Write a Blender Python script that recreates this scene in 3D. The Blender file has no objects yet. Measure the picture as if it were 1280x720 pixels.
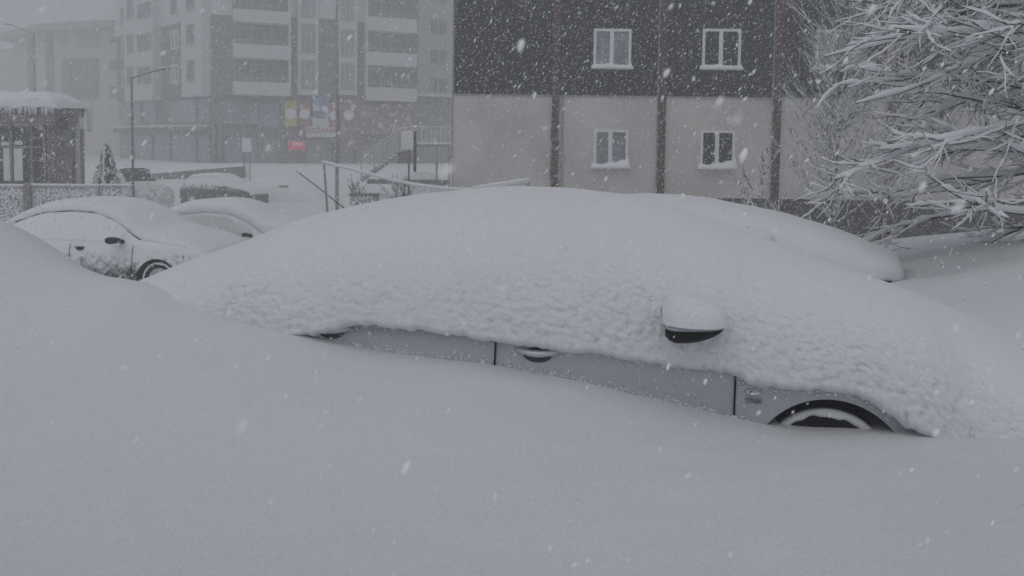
import bpy, bmesh, math, random
import numpy as np
from mathutils import Vector, Matrix
random.seed(7); rng = np.random.default_rng(7)
sc = bpy.context.scene
col = sc.collection

# ------------------------------------------------------------------ camera
F = 950.0; CAMZ = 1.8; PITCH = math.radians(3.0); ROLL = math.radians(0.7)
HOR = 180.0; PY0 = HOR + F*math.tan(PITCH)          # principal row (lens is shifted, as the verticals stay nearly parallel)
fw = np.array([0, math.cos(PITCH), -math.sin(PITCH)])
up0 = np.array([0, math.sin(PITCH), math.cos(PITCH)]); rt0 = np.array([1.0, 0, 0])
rt = math.cos(ROLL)*rt0 + math.sin(ROLL)*up0
up = -math.sin(ROLL)*rt0 + math.cos(ROLL)*up0
cd = bpy.data.cameras.new('camera'); cam = bpy.data.objects.new('camera', cd); col.objects.link(cam)
cd.sensor_fit = 'HORIZONTAL'; cd.sensor_width = 36; cd.lens = F/1280*36
cd.shift_y = -(360-PY0)/1280
cd.clip_start = 0.05; cd.clip_end = 1500
cam.matrix_world = Matrix(((rt[0], up[0], -fw[0], 0), (rt[1], up[1], -fw[1], 0), (rt[2], up[2], -fw[2], CAMZ), (0, 0, 0, 1)))
cd.dof.use_dof = True; cd.dof.focus_distance = 5.5; cd.dof.aperture_fstop = 3.4
sc.camera = cam

# ------------------------------------------------------------------ sky, sun, exposure
SUN_EL = math.radians(58); SUN_AZ = math.radians(200)
w = bpy.data.worlds.new('World'); sc.world = w; w.use_nodes = True
nt = w.node_tree; nt.nodes.clear()
wo = nt.nodes.new('ShaderNodeOutputWorld'); bg = nt.nodes.new('ShaderNodeBackground')
sk = nt.nodes.new('ShaderNodeTexSky'); sk.sky_type = 'NISHITA'; sk.sun_disc = False
sk.sun_elevation = SUN_EL; sk.sun_rotation = SUN_AZ; sk.air_density = 1.0; sk.dust_density = 6.0; sk.ozone_density = 1.0
hs = nt.nodes.new('ShaderNodeHueSaturation'); hs.inputs['Saturation'].default_value = 0.16
mx = nt.nodes.new('ShaderNodeMix'); mx.data_type = 'RGBA'; mx.inputs[0].default_value = 0.65
nt.links.new(sk.outputs[0], hs.inputs['Color']); nt.links.new(hs.outputs[0], mx.inputs[6])
mx.inputs[7].default_value = (7.38, 7.62, 8.4, 1)          # the even cloud deck
nt.links.new(mx.outputs[2], bg.inputs['Color']); bg.inputs['Strength'].default_value = 0.10
nt.links.new(bg.outputs[0], wo.inputs['Surface'])
sl = bpy.data.lights.new('sun', 'SUN'); sl.energy = 0.5; sl.angle = math.radians(60); sl.color = (1, 0.98, 0.95)
sun = bpy.data.objects.new('sun', sl); col.objects.link(sun)
sun.rotation_euler = (math.pi/2-SUN_EL, 0, math.radians(-18))
vs = sc.view_settings; vs.view_transform = 'Standard'; vs.look = 'None'; vs.gamma = 1; vs.exposure = -0.89; vs.use_curve_mapping = False
sc.cycles.use_denoising = True
sc.cycles.volume_bounces = 3; sc.cycles.max_bounces = 8
try: sc.cycles.volume_unbiased = False
except Exception: pass

# ------------------------------------------------------------------ helpers
def ray(px, py):
    xc = (px-640)/F; yc = -(py-PY0)/F
    return xc*rt + yc*up + fw
def W(px, py, Y):                                  # point seen at a picture position at forward distance Y
    d = ray(px, py); t = Y/d[1]
    return np.array([d[0]*t, Y, CAMZ + d[2]*t])

def perlin(p, seed=0):
    p = np.asarray(p, float); i = np.floor(p).astype(np.int64); f = p-i
    u = f*f*f*(f*(f*6-15)+10)
    def grad(ix, iy, iz, fx, fy, fz):
        h = (ix*374761393 + iy*668265263 + iz*2147483647 + seed*974634777) & 0xffffffff
        h = ((h ^ (h >> 13))*1274126177) & 0xffffffff; h ^= h >> 16
        a = (h & 1023)/1023*2*np.pi; z = ((h >> 10) & 1023)/1023*2-1; r = np.sqrt(1-z*z)
        return np.cos(a)*r*fx + np.sin(a)*r*fy + z*fz
    out = 0
    for dx in (0, 1):
        for dy in (0, 1):
            for dz in (0, 1):
                g = grad(i[..., 0]+dx, i[..., 1]+dy, i[..., 2]+dz, f[..., 0]-dx, f[..., 1]-dy, f[..., 2]-dz)
                out = out + g*(u[..., 0] if dx else 1-u[..., 0])*(u[..., 1] if dy else 1-u[..., 1])*(u[..., 2] if dz else 1-u[..., 2])
    return out
def fbm(p, oct=3, seed=0):
    p = np.asarray(p, float); a = 1; s = 0
    for k in range(oct): s = s + a*perlin(p*2**k, seed+k); a *= .5
    return s
def popcorn(p, seed=0):                               # rounded clumps packed side by side
    p = np.asarray(p, float); i = np.floor(p).astype(np.int64); best = np.full(p.shape[:-1], 9.)
    for dx in (-1, 0, 1):
        for dy in (-1, 0, 1):
            for dz in (-1, 0, 1):
                c = i+np.array([dx, dy, dz]); h = (c[..., 0]*374761393+c[..., 1]*668265263+c[..., 2]*1442695041+seed*974634777) & 0xffffffff
                h = ((h ^ (h >> 13))*1274126177) & 0xffffffff; h ^= h >> 16
                q = c+np.stack([(h & 1023)/1023, ((h >> 10) & 1023)/1023, ((h >> 20) & 1023)/1023], -1)
                best = np.minimum(best, ((q-p)**2).sum(-1)*(.7+.9*((h >> 5) & 255)/255))
    return np.sqrt(np.clip(1-best/.8, 0, 1))
def billow(p, seed=0): return np.abs(perlin(p, seed))*2

def mat(name, c, rough=.6, metal=0, var=0, vscale=4, bump=0, bscale=30, c2=None, spec=.5, emit=None, estr=0):
    m = bpy.data.materials.new(name); m.use_nodes = True; n = m.node_tree; b = n.nodes['Principled BSDF']
    b.inputs['Base Color'].default_value = (*c, 1); b.inputs['Roughness'].default_value = rough; b.inputs['Metallic'].default_value = metal
    b.inputs['Specular IOR Level'].default_value = spec
    tc = n.nodes.new('ShaderNodeTexCoord')
    if var or c2:
        no = n.nodes.new('ShaderNodeTexNoise'); no.inputs['Scale'].default_value = vscale; no.inputs['Detail'].default_value = 6
        n.links.new(tc.outputs['Object'], no.inputs['Vector'])
        r = n.nodes.new('ShaderNodeValToRGB'); d = c2 or tuple(max(0, x*(1-var)) for x in c); e = c if c2 else tuple(min(1, x*(1+var)) for x in c)
        r.color_ramp.elements[0].color = (*d, 1); r.color_ramp.elements[1].color = (*e, 1)
        r.color_ramp.elements[0].position = .35; r.color_ramp.elements[1].position = .65
        n.links.new(no.outputs['Fac'], r.inputs[0]); n.links.new(r.outputs[0], b.inputs['Base Color'])
    if bump:
        nb = n.nodes.new('ShaderNodeTexNoise'); nb.inputs['Scale'].default_value = bscale; nb.inputs['Detail'].default_value = 5
        n.links.new(tc.outputs['Object'], nb.inputs['Vector'])
        bu = n.nodes.new('ShaderNodeBump'); bu.inputs['Strength'].default_value = bump; bu.inputs['Distance'].default_value = .01
        n.links.new(nb.outputs['Fac'], bu.inputs['Height']); n.links.new(bu.outputs[0], b.inputs['Normal'])
    if emit:
        b.inputs['Emission Color'].default_value = (*emit, 1); b.inputs['Emission Strength'].default_value = estr
    return m
SNOWC = (.83, .845, .87)
def crust(name, paint, amount, scale=9, rough=.4, metal=0, zlo=None, zhi=None, soft=0):
    """paint with driven snow stuck to it in patches; more snow between zlo and zhi (object space)"""
    m = mat(name, paint, rough, metal); n = m.node_tree; b = n.nodes['Principled BSDF']
    tc = n.nodes.new('ShaderNodeTexCoord')
    no = n.nodes.new('ShaderNodeTexNoise'); no.inputs['Scale'].default_value = scale; no.inputs['Detail'].default_value = 9; no.inputs['Roughness'].default_value = .72
    n.links.new(tc.outputs['Object'], no.inputs['Vector'])
    add = n.nodes.new('ShaderNodeMath'); add.operation = 'ADD'; add.inputs[1].default_value = amount-.5
    n.links.new(no.outputs['Fac'], add.inputs[0]); last = add
    if zlo is not None:
        se = n.nodes.new('ShaderNodeSeparateXYZ'); n.links.new(tc.outputs['Object'], se.inputs[0])
        mr = n.nodes.new('ShaderNodeMapRange'); mr.inputs[1].default_value = zlo; mr.inputs[2].default_value = zhi; mr.inputs[3].default_value = -.32; mr.inputs[4].default_value = .36
        n.links.new(se.outputs[2], mr.inputs[0]); a2 = n.nodes.new('ShaderNodeMath'); n.links.new(add.outputs[0], a2.inputs[0]); n.links.new(mr.outputs[0], a2.inputs[1]); last = a2
    r = n.nodes.new('ShaderNodeValToRGB'); r.color_ramp.elements[0].position = .46-soft; r.color_ramp.elements[1].position = .56+soft
    n.links.new(last.outputs[0], r.inputs[0])
    mxx = n.nodes.new('ShaderNodeMix'); mxx.data_type = 'RGBA'; mxx.inputs[6].default_value = (*paint, 1); mxx.inputs[7].default_value = (*SNOWC, 1)
    n.links.new(r.outputs[0], mxx.inputs[0]); n.links.new(mxx.outputs[2], b.inputs['Base Color'])
    mr2 = n.nodes.new('ShaderNodeMapRange'); mr2.inputs[3].default_value = rough; mr2.inputs[4].default_value = .9; n.links.new(r.outputs[0], mr2.inputs[0]); n.links.new(mr2.outputs[0], b.inputs['Roughness'])
    bu = n.nodes.new('ShaderNodeBump'); bu.inputs['Strength'].default_value = .6; bu.inputs['Distance'].default_value = .015
    n.links.new(last.outputs[0], bu.inputs['Height']); n.links.new(bu.outputs[0], b.inputs['Normal'])
    return m
def snowmat(name, b1=.35, s1=70, b2=.25, s2=9, col_=SNOWC, grain=110):
    m = mat(name, col_, .85, spec=.15); n = m.node_tree; b = n.nodes['Principled BSDF']
    tc = n.nodes.new('ShaderNodeTexCoord'); prev = None
    for st, s, dist in ((b2, s2, .012), (b1, s1, .011)):
        no = n.nodes.new('ShaderNodeTexNoise'); no.inputs['Scale'].default_value = s; no.inputs['Detail'].default_value = 8; no.inputs['Roughness'].default_value = .65
        n.links.new(tc.outputs['Object'], no.inputs['Vector'])
        bu = n.nodes.new('ShaderNodeBump'); bu.inputs['Strength'].default_value = st; bu.inputs['Distance'].default_value = dist
        n.links.new(no.outputs['Fac'], bu.inputs['Height'])
        if prev: n.links.new(prev.outputs[0], bu.inputs['Normal'])
        prev = bu
    n.links.new(prev.outputs[0], b.inputs['Normal'])
    no = n.nodes.new('ShaderNodeTexNoise'); no.inputs['Scale'].default_value = .7; no.inputs['Detail'].default_value = 4
    n.links.new(tc.outputs['Object'], no.inputs['Vector'])
    r = n.nodes.new('ShaderNodeValToRGB'); r.color_ramp.elements[0].color = (*(x*.95 for x in col_), 1); r.color_ramp.elements[1].color = (*(min(1, x*1.03) for x in col_), 1)
    n.links.new(no.outputs['Fac'], r.inputs[0])
    ng = n.nodes.new('ShaderNodeTexNoise'); ng.inputs['Scale'].default_value = grain; ng.inputs['Detail'].default_value = 3; ng.inputs['Roughness'].default_value = .8
    n.links.new(tc.outputs['Object'], ng.inputs['Vector'])
    mg = n.nodes.new('ShaderNodeMapRange'); mg.inputs[1].default_value = .3; mg.inputs[2].default_value = .7; mg.inputs[3].default_value = .90; mg.inputs[4].default_value = 1.06; n.links.new(ng.outputs['Fac'], mg.inputs[0])
    mm = n.nodes.new('ShaderNodeVectorMath'); mm.operation = 'SCALE'; n.links.new(r.outputs[0], mm.inputs[0]); n.links.new(mg.outputs[0], mm.inputs['Scale'])
    n.links.new(mm.outputs[0], b.inputs['Base Color'])
    return m
M = {}
M['ground'] = snowmat('drift_snow', .8, 120, .3, 24)
M['snow'] = snowmat('packed_snow', .6, 80, .35, 30)
M['farsnow'] = mat('far_snow', SNOWC, .9, var=.04)
M['flake'] = mat('snowflake', (.9, .91, .93), .9); _n = M['flake'].node_tree
_d = _n.nodes.new('ShaderNodeBsdfDiffuse'); _t = _n.nodes.new('ShaderNodeBsdfTranslucent'); _m = _n.nodes.new('ShaderNodeMixShader')
for _q in (_d, _t): _q.inputs['Color'].default_value = (.975, .98, .985, 1)
_n.links.new(_d.outputs[0], _m.inputs[1]); _m.inputs[0].default_value = 0.0; _n.links.new(_m.outputs[0], _n.nodes['Material Output'].inputs['Surface'])
M['silver'] = None
M['silver'] = crust('silver_paint', (.46, .49, .52), .27, 34, rough=.33, metal=.45)
M['handle'] = mat('bright_silver', (.55, .57, .6), .3, .5)
M['recess_shade'] = mat('handle_shadow_cup', (.06, .062, .068), .6, spec=.2)
M['letters'] = mat('badge_letters', (.16, .165, .175), .4)
M['black'] = mat('black_plastic', (.012, .012, .014), .5, spec=.12)
M['gap'] = mat('dark_seal', (.008, .008, .01), .8, spec=.12)
M['chrome'] = mat('chrome', (.55, .56, .58), .2, 1)
M['rubber'] = mat('tyre_rubber', (.015, .015, .017), .85, spec=.12, bump=.3, bscale=60)
M['rim'] = mat('dark_rim', (.02, .02, .022), .5, spec=.12)
M['glass'] = mat('window_glass', (.012, .015, .018), .12, spec=.28)
M['paleglass'] = mat('curtained_glass', (.24, .27, .29), .2, var=.35, vscale=2)

class MB:
    def __init__(s): s.v = []; s.f = []
    def add(s, vs_, fs):
        o = len(s.v); s.v.extend([tuple(map(float, q)) for q in vs_]); s.f.extend([tuple(i+o for i in q) for q in fs]); return s
    def hexa(s, c):                                   # 8 corners: bottom 4 ccw, top 4 ccw
        return s.add(c, [(3, 2, 1, 0), (4, 5, 6, 7), (0, 1, 5, 4), (1, 2, 6, 5), (2, 3, 7, 6), (3, 0, 4, 7)])
    def box(s, x0, x1, y0, y1, z0, z1):
        return s.hexa([(x0, y0, z0), (x1, y0, z0), (x1, y1, z0), (x0, y1, z0), (x0, y0, z1), (x1, y0, z1), (x1, y1, z1), (x0, y1, z1)])
    def tube(s, pts, rad, k=6, cap=True, squash=1.0):
        pts = np.asarray(pts, float); n = len(pts); rad = np.broadcast_to(np.asarray(rad, float), (n,))
        tg = np.gradient(pts, axis=0); tg /= np.linalg.norm(tg, axis=1)[:, None]+1e-9
        vs_ = []
        for i in range(n):
            t = tg[i]; a = np.array([0, 0, 1.]) if abs(t[2]) < .95 else np.array([1., 0, 0])
            b = np.cross(a, t); b /= np.linalg.norm(b); c = np.cross(t, b)
            for j in range(k):
                q = 2*math.pi*j/k
                vs_.append(pts[i] + rad[i]*(math.cos(q)*b + squash*math.sin(q)*c))
        fs = [(i*k+j, i*k+(j+1) % k, (i+1)*k+(j+1) % k, (i+1)*k+j) for i in range(n-1) for j in range(k)]
        if cap: fs += [tuple(range(k-1, -1, -1)), tuple((n-1)*k+j for j in range(k))]
        return s.add(vs_, fs)
    def lathe(s, prof, k=32, axis='y', c=(0, 0, 0)):  # prof: (radius, along axis)
        vs_ = []
        for r, h in prof:
            for j in range(k):
                q = 2*math.pi*j/k; a, b = r*math.cos(q), r*math.sin(q)
                p = (a, h, b) if axis == 'y' else ((h, a, b) if axis == 'x' else (a, b, h))
                vs_.append((p[0]+c[0], p[1]+c[1], p[2]+c[2]))
        n = len(prof)
        return s.add(vs_, [(i*k+j, i*k+(j+1) % k, (i+1)*k+(j+1) % k, (i+1)*k+j) for i in range(n-1) for j in range(k)])
    def grid(s, P, flip=False):                       # P: (n,m,3)
        n, m = P.shape[:2]; o = len(s.v); s.v.extend(map(tuple, P.reshape(-1, 3).tolist()))
        for i in range(n-1):
            for j in range(m-1):
                q = (o+i*m+j, o+i*m+j+1, o+(i+1)*m+j+1, o+(i+1)*m+j); s.f.append(q[::-1] if flip else q)
        return s
    def build(s, name, m, parent=None, smooth=False, **k):
        me = bpy.data.meshes.new(name); me.from_pydata(s.v, [], s.f); me.materials.append(m)
        if smooth: me.polygons.foreach_set('use_smooth', [True]*len(me.polygons))
        me.update(); return link(name, me, parent, **k)
def link(name, me, parent=None, label=None, cat=None, group=None, kind=None):
    o = bpy.data.objects.new(name, me); col.objects.link(o)
    if parent is not None: o.parent = parent
    return tag(o, label, cat, group, kind)
def tag(o, label=None, cat=None, group=None, kind=None):
    if label: o['label'] = label
    if cat: o['category'] = cat
    if group: o['group'] = group
    if kind: o['kind'] = kind
    return o
def empty(name, loc, rz, label, cat, group=None):
    o = bpy.data.objects.new(name, None); col.objects.link(o); o.location = loc; o.rotation_euler = (0, 0, rz); o.empty_display_size = .2
    return tag(o, label, cat, group)
def gridmesh(name, P, m, parent=None, **k):           # fast grid
    n, q = P.shape[:2]; me = bpy.data.meshes.new(name)
    idx = np.arange(n*q).reshape(n, q); f = np.stack([idx[:-1, :-1], idx[:-1, 1:], idx[1:, 1:], idx[1:, :-1]], -1).reshape(-1, 4)
    return rawmesh(name, P.reshape(-1, 3), f, m, parent, **k)
def rawmesh(name, V, Fc, m, parent=None, smooth=True, **k):
    me = bpy.data.meshes.new(name); nf, s = Fc.shape
    me.vertices.add(len(V)); me.vertices.foreach_set('co', np.ascontiguousarray(V, np.float32).ravel())
    me.loops.add(nf*s); me.loops.foreach_set('vertex_index', np.ascontiguousarray(Fc, np.int32).ravel())
    me.polygons.add(nf); me.polygons.foreach_set('loop_start', np.arange(nf, dtype=np.int32)*s)
    try: me.polygons.foreach_set('loop_total', np.full(nf, s, np.int32))
    except Exception: pass
    if smooth: me.polygons.foreach_set('use_smooth', np.ones(nf, bool))
    me.materials.append(m); me.update(calc_edges=True); me.validate()
    return link(name, me, parent, **k)
def text_mesh(txt, size, name, m, parent, loc, rot, ext=.004, **k):
    c = bpy.data.curves.new(name, 'FONT'); c.body = txt; c.size = size; c.extrude = ext; c.align_x = 'CENTER'; c.align_y = 'CENTER'
    o = bpy.data.objects.new('tmp', c); col.objects.link(o)
    dg = bpy.context.evaluated_depsgraph_get(); me = bpy.data.meshes.new_from_object(o.evaluated_get(dg)); bpy.data.objects.remove(o)
    me.materials.clear(); me.materials.append(m); ob = link(name, me, parent, **k); ob.location = loc; ob.rotation_euler = rot; return ob
def smooth1(a, n):
    k = np.hanning(n+2)[1:-1]; k /= k.sum(); p = np.pad(a, n//2, mode='edge'); return np.convolve(p, k, 'same')[n//2:n//2+len(a)]

# ------------------------------------------------------------------ where the near car stands (needed by the snow round it)
YAW = math.radians(-11); S0 = np.array([.12, 3.36]); DIR = np.array([math.cos(YAW), math.sin(YAW)]); NRM = np.array([-DIR[1], DIR[0]])
HW = .87
CC = S0 - .05*DIR + HW*NRM                          # car centre on the ground plane
def side_pt(px, py, off=0.0):                       # picture position -> point on the near side plane of the car
    d = ray(px, py); o2 = S0 + off*NRM
    t = (o2 @ NRM)/(d[:2] @ NRM); return np.array([d[0]*t, d[1]*t, CAMZ+d[2]*t])
def car_loc(p): q = np.array(p[:2])-CC; return q @ DIR, q @ NRM, p[2]

# ------------------------------------------------------------------ snow ground
_by = np.array([-60, -8, 1.5, 3, 4.5, 6, 9, 12, 16, 20, 30, 38, 46, 49.5, 50.6, 54, 60, 2000]); _bz = np.array([.65, .64, .62, .6, .4, .15, -.3, -.68, -.85, -.98, -1.38, -1.62, -1.1, -.62, .15, .1, .0, .0])
_gy = np.linspace(-60, 120, 1801); _gz = smooth1(np.interp(_gy, _by, _bz), 13)
def base(y): return np.interp(y, _gy, _gz)
ctl = []
for px, py in ((215, 377), (330, 407), (440, 433), (530, 445), (620, 457), (760, 486), (900, 519), (975, 535), (1050, 541), (1130, 544), (1280, 546), (1380, 548)):
    a = side_pt(px, py, .01); ctl.append(a); b = side_pt(px, py, .35); ctl.append((b[0], b[1], a[2]-.02))
for px, py, Y in ((0, 720, 2.0), (320, 720, 2.03), (640, 720, 2.05), (960, 720, 2.02), (1280, 720, 1.95), (0, 560, 2.62), (0, 420, 3.4), (160, 480, 2.95), (320, 560, 2.62), (640, 570, 2.65), (960, 620, 2.4), (1280, 620, 2.42),
                  (0, 276, 4.6), (31, 288, 4.55), (62, 308, 4.45), (100, 334, 4.2), (128, 346, 3.95), (150, 352, 3.82), (175, 357, 3.76), (200, 367, 3.74), (150, 362, 4.5), (185, 366, 4.4),
                  (1120, 352, 7.35), (1150, 367, 6.6), (1185, 374, 6.3), (1230, 354, 6.5), (1280, 332, 6.6), (1360, 322, 6.6), (1480, 318, 6.6),
                  (1185, 402, 5.75), (1247, 416, 5.5), (1290, 404, 5.5), (1360, 398, 5.5), (1180, 342, 7.5), (1230, 322, 7.5), (1280, 307, 7.5),
                  (1130, 318, 9.5), (1200, 306, 9.5), (1280, 298, 9.5), (1350, 303, 7.6), (1350, 297, 9.5), (1080, 303, 12), (1190, 292, 12), (1290, 286, 12), (1400, 282, 12)):
    ctl.append(W(px, py, Y))
ctl += [(-4.6, 4.5, 1.42), (-6.5, 4.3, 1.45), (-6, 2, 1.1), (-3, .5, .72), (3.5, .3, .7), (6, 3, .7), (4.4, 4.8, .40), (5.6, 4.6, .5), (3.0, 5.0, .30), (3.6, 4.9, .32), (2.6, 4.6, .33), (3.3, 4.4, .38), (0, -2, .66), (-3, -3, .7), (3, -3, .66), (0, .8, .62), (-1, .9, .63),
        (-3.4, 6.8, .0), (-2.5, 5.6, .3), (-3.6, 5.8, .55), (-1.5, 6.2, .15), (0, 6, .2), (2, 5.4, .25), (-5, 6.6, .1), (2.6, 6.0, .22), (1.5, 7.2, .0)]
for x in (-9, -6, -3, 0, 3): ctl.append((x, 12.5, base(12.5)))
for x in (-8, -4, 0, 4, 8): ctl += [(x, 16, base(16)), (x, -7, base(-7))]
ctl += [(10, 3, .9), (10, 8, .8), (-10, 3, 1.3), (-9.5, 8.5, .1), (-10, -3, .8), (10, -3, .7), (9, 12, .2)]
ctl = np.array(ctl, float); cx = ctl[:, :2]; cr = ctl[:, 2]-base(ctl[:, 1])
def tps_k(r2): return .5*r2*np.log(r2+1e-9)
A = tps_k(((cx[:, None]-cx[None])**2).sum(-1)) + np.eye(len(cx))*.0015
P_ = np.c_[np.ones(len(cx)), cx]
sol = np.linalg.solve(np.block([[A, P_], [P_.T, np.zeros((3, 3))]]), np.r_[cr, 0, 0, 0])
def ground_z(x, y):
    x = np.asarray(x, float); y = np.asarray(y, float); q = np.stack([x.ravel(), y.ravel()], -1); out = np.zeros(len(q))
    ins = (np.abs(q[:, 0]) < 15) & (q[:, 1] > -12) & (q[:, 1] < 21)
    qi = q[ins]; r = tps_k(((qi[:, None]-cx[None])**2).sum(-1)) @ sol[:-3] + sol[-3] + qi @ sol[-2:]
    sm = lambda t: np.clip(t, 0, 1)**2*(3-2*np.clip(t, 0, 1))
    wgt = sm((15-np.abs(qi[:, 0]))/5)*sm((21-qi[:, 1])/5)*sm((qi[:, 1]+12)/5)
    out[ins] = np.clip(r, -1.2, 1.3)*wgt
    z = out + base(q[:, 1])
    z = np.where((q[:, 1] > 4) & (q[:, 1] < 9) & (q[:, 0] > 2.2), np.minimum(z, 1.0), z)
    def hump(px, Y, h, sx, sy): return h*np.exp(-((q[:, 0]-(px-640)/F*Y)/sx)**2-((q[:, 1]-Y)/sy)**2)
    z += hump(356, 44, 1.1, 3.0, 2.2) + hump(440, 36, .5, 3, 4) + hump(20, 32, .5, 4, 3)
    z += .05*perlin(np.c_[q*.35, np.zeros(len(q))], 3)*np.clip((q[:, 1]-6)/4, 0, 1) + .10*perlin(np.c_[q*.12, np.zeros(len(q))+.5], 4)*np.clip((q[:, 1]-8)/20, 0, 1)
    return z.reshape(x.shape)
u = np.linspace(-1, 1, 460); xs = 4.2*np.sinh(u*5.3)/np.sinh(1)*.20*1.0
xs = np.sign(u)*(np.abs(u)*6.5 + np.clip(np.abs(u)-.45, 0, 1)**4*4400); 
v = np.linspace(0, 1, 470); ys = .8 + v*11 + np.clip(v-.45, 0, 1)**4*4600
ys = np.r_[-60, -40, -25, -16, -10, -7, -5, -3.5, -2.4, -1.6, -1, -.5, -.1, .25, .55, ys]
X, Y = np.meshgrid(xs, ys, indexing='ij'); Z = ground_z(X, Y)
near = np.clip(1-(Y-2)/10, 0, 1)*(np.abs(X) < 7)
pp = np.stack([X, Y, Z], -1)
Z = Z + near*(.016*fbm(pp*np.array([1.3, 2.6, 1]), 3, 11) + .006*perlin(np.stack([pp[..., 0]*3+pp[..., 1]*2, pp[..., 1]*7-pp[..., 0]*3, pp[..., 2]*0], -1), 15) + .0030*perlin(pp*12, 12) + .0026*billow(pp*26, 13))
gr = gridmesh('snow_covered_ground', np.stack([X, Y, Z], -1)[:, ::-1] if False else np.stack([X, Y, Z], -1).transpose(1, 0, 2), M['ground'], label='deep wind-packed snow drifts covering the whole car park', kind='structure')

# ------------------------------------------------------------------ cars
def hwx(x, L, hw): return hw*(1-.17*np.clip(np.abs(x)/L, 0, 1)**4 - .05*np.clip(np.abs(x)/L, 0, 1)**12)
def kz(z, hi=False):                                 # body width against height
    z = np.asarray(z, float)
    k = np.where(z < .5, 1-.10*((.5-z)/.32)**2, 1-.055*((z-.5)/.44)**2)
    return k + .006*np.exp(-((z-.80)/.025)**2)
class CarShape:
    def __init__(s, kind='sedan'):
        s.L = 2.15; s.hw = HW; s.wheel = (-1.30, 1.30); s.wz = .41; s.ar = .33
        if kind == 'sedan':
            s.tx = np.array([-2.15, -2.05, -1.75, -1.55, -1.15, -.75, -.2, .2, .55, .95, 1.3, 1.8, 2.05, 2.15]); s.tz = np.array([.72, 1.0, 1.06, 1.09, 1.33, 1.46, 1.50, 1.47, 1.33, 1.06, 1.01, .93, .82, .62])
        elif kind == 'suv':
            s.tx = np.array([-2.15, -2.1, -2.0, -1.7, -1.2, -.5, .2, .5, .95, 1.3, 1.8, 2.05, 2.15]); s.tz = np.array([.8, 1.05, 1.25, 1.52, 1.62, 1.66, 1.62, 1.46, 1.13, 1.08, 1.02, .92, .7])
        s.belt = .95
    def limit(s, x, z, gap=.09):
        s.tx2 = np.linspace(-2.15, 2.15, 60); s.tz = np.minimum(np.interp(s.tx2, s.tx, s.tz), np.interp(s.tx2, x, z)-gap); s.tx = s.tx2; return s
    def top(s, x):
        g = np.linspace(-2.15, 2.15, 431); return np.interp(x, g, smooth1(np.interp(g, s.tx, s.tz), 15))
    def section(s, x):                               # half section, sill to roof centre
        h = float(s.top(x)); w_ = float(hwx(x, s.L, s.hw)); b = min(s.belt, h-.05)
        zs = [.20, .26, .34, .42, .5, .58, .66, .74, .80, .86, .92]; zs = [min(z, b-.004*(11-i)) if z > b-.03 else z for i, z in enumerate(zs)]
        pts = [(w_*.80, .19)] + [(w_*float(kz(z)), z) for z in zs] + [(w_*float(kz(b))*.99, b)]
        wt = w_*.985*float(kz(b)); ro = w_*.70
        gh = max(0, min(1, (h-b-.05)/.4)); we = wt*(1-gh)*.93+ro*gh; ze = h-.035-.03*gh
        for t in (.25, .5, .75, 1): pts.append((wt+(we-wt)*t**1.15, b+(ze-b)*t))
        pts += [(we*.93, h-.018), (we*.7, h-.006), (we*.35, h), (0, h)]
        return pts
    def surf(s, x, z, off=0):                        # near (right) side of the body: local y
        return -(hwx(x, s.L, s.hw)*kz(z)+off)
def body_mesh(cs, name, m, root, wells=True):
    st = np.r_[np.linspace(-2.15, -1.9, 7), np.linspace(-1.8, 1.8, 37), np.linspace(1.9, 2.15, 7)]
    R = []
    for x in st:
        h = cs.section(x); R.append([(x, -a, b) for a, b in h] + [(x, a, b) for a, b in h[-2::-1]])
    R = np.array(R); mb = MB(); mb.grid(R, flip=True); n, k = R.shape[:2]
    for i in range(n-1): mb.f.append((i*k, i*k+k-1, (i+1)*k+k-1, (i+1)*k)[::-1])
    mb.f.append(tuple(range(k))); mb.f.append(tuple((n-1)*k+j for j in range(k))[::-1])
    o = mb.build(name, m, root, smooth=True)
    bm = bmesh.new(); bm.from_mesh(o.data); bmesh.ops.recalc_face_normals(bm, faces=bm.faces); bm.to_mesh(o.data); bm.free()
    if wells:
        c = MB()
        for wx in cs.wheel:
            vs_ = []
            for yy in (-1.2, 1.2):
                for j in range(64):
                    q = 2*math.pi*j/64; vs_.append((wx+cs.ar*math.cos(q), yy, cs.wz+cs.ar*math.sin(q)))
            c.add(vs_, [(j, (j+1) % 64, 64+(j+1) % 64, 64+j) for j in range(64)] + [tuple(range(63, -1, -1)), tuple(range(64, 128))])
        co = c.build('cutter', M['black'])
        bm = bmesh.new(); bm.from_mesh(co.data); bmesh.ops.recalc_face_normals(bm, faces=bm.faces); bm.to_mesh(co.data); bm.free()
        md = o.modifiers.new('b', 'BOOLEAN'); md.object = co; md.operation = 'DIFFERENCE'; md.solver = 'EXACT'
        par = o.parent; o.parent = None; bpy.context.view_layer.update()
        dg = bpy.context.evaluated_depsgraph_get(); me = bpy.data.meshes.new_from_object(o.evaluated_get(dg))
        o.modifiers.clear(); o.data = me; o.parent = par; bpy.data.objects.remove(co)
        me.set_sharp_from_angle(angle=math.radians(35))
        for wx in cs.wheel:                          # wheel housings
            for sgn in (-1, 1):
                lin = MB(); yo = None; yi = sgn*.45; vs_ = []
                for yy in (yo, yi):
                    for j in range(33):
                        q = math.pi*(j/32*1.3-.15); xx = wx+(cs.ar-.004)*math.cos(q); zz = cs.wz+(cs.ar-.004)*math.sin(q); vs_.append((xx, yy if yy is not None else -sgn*float(cs.surf(xx, max(zz, .2), -.003)), zz))
                lin.add(vs_, [(j, j+1, 34+j, 33+j) for j in range(32)] + [tuple(33+j for j in range(33))])
                lin.build('wheel_housing', M['gap'], root)
    return o
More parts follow.
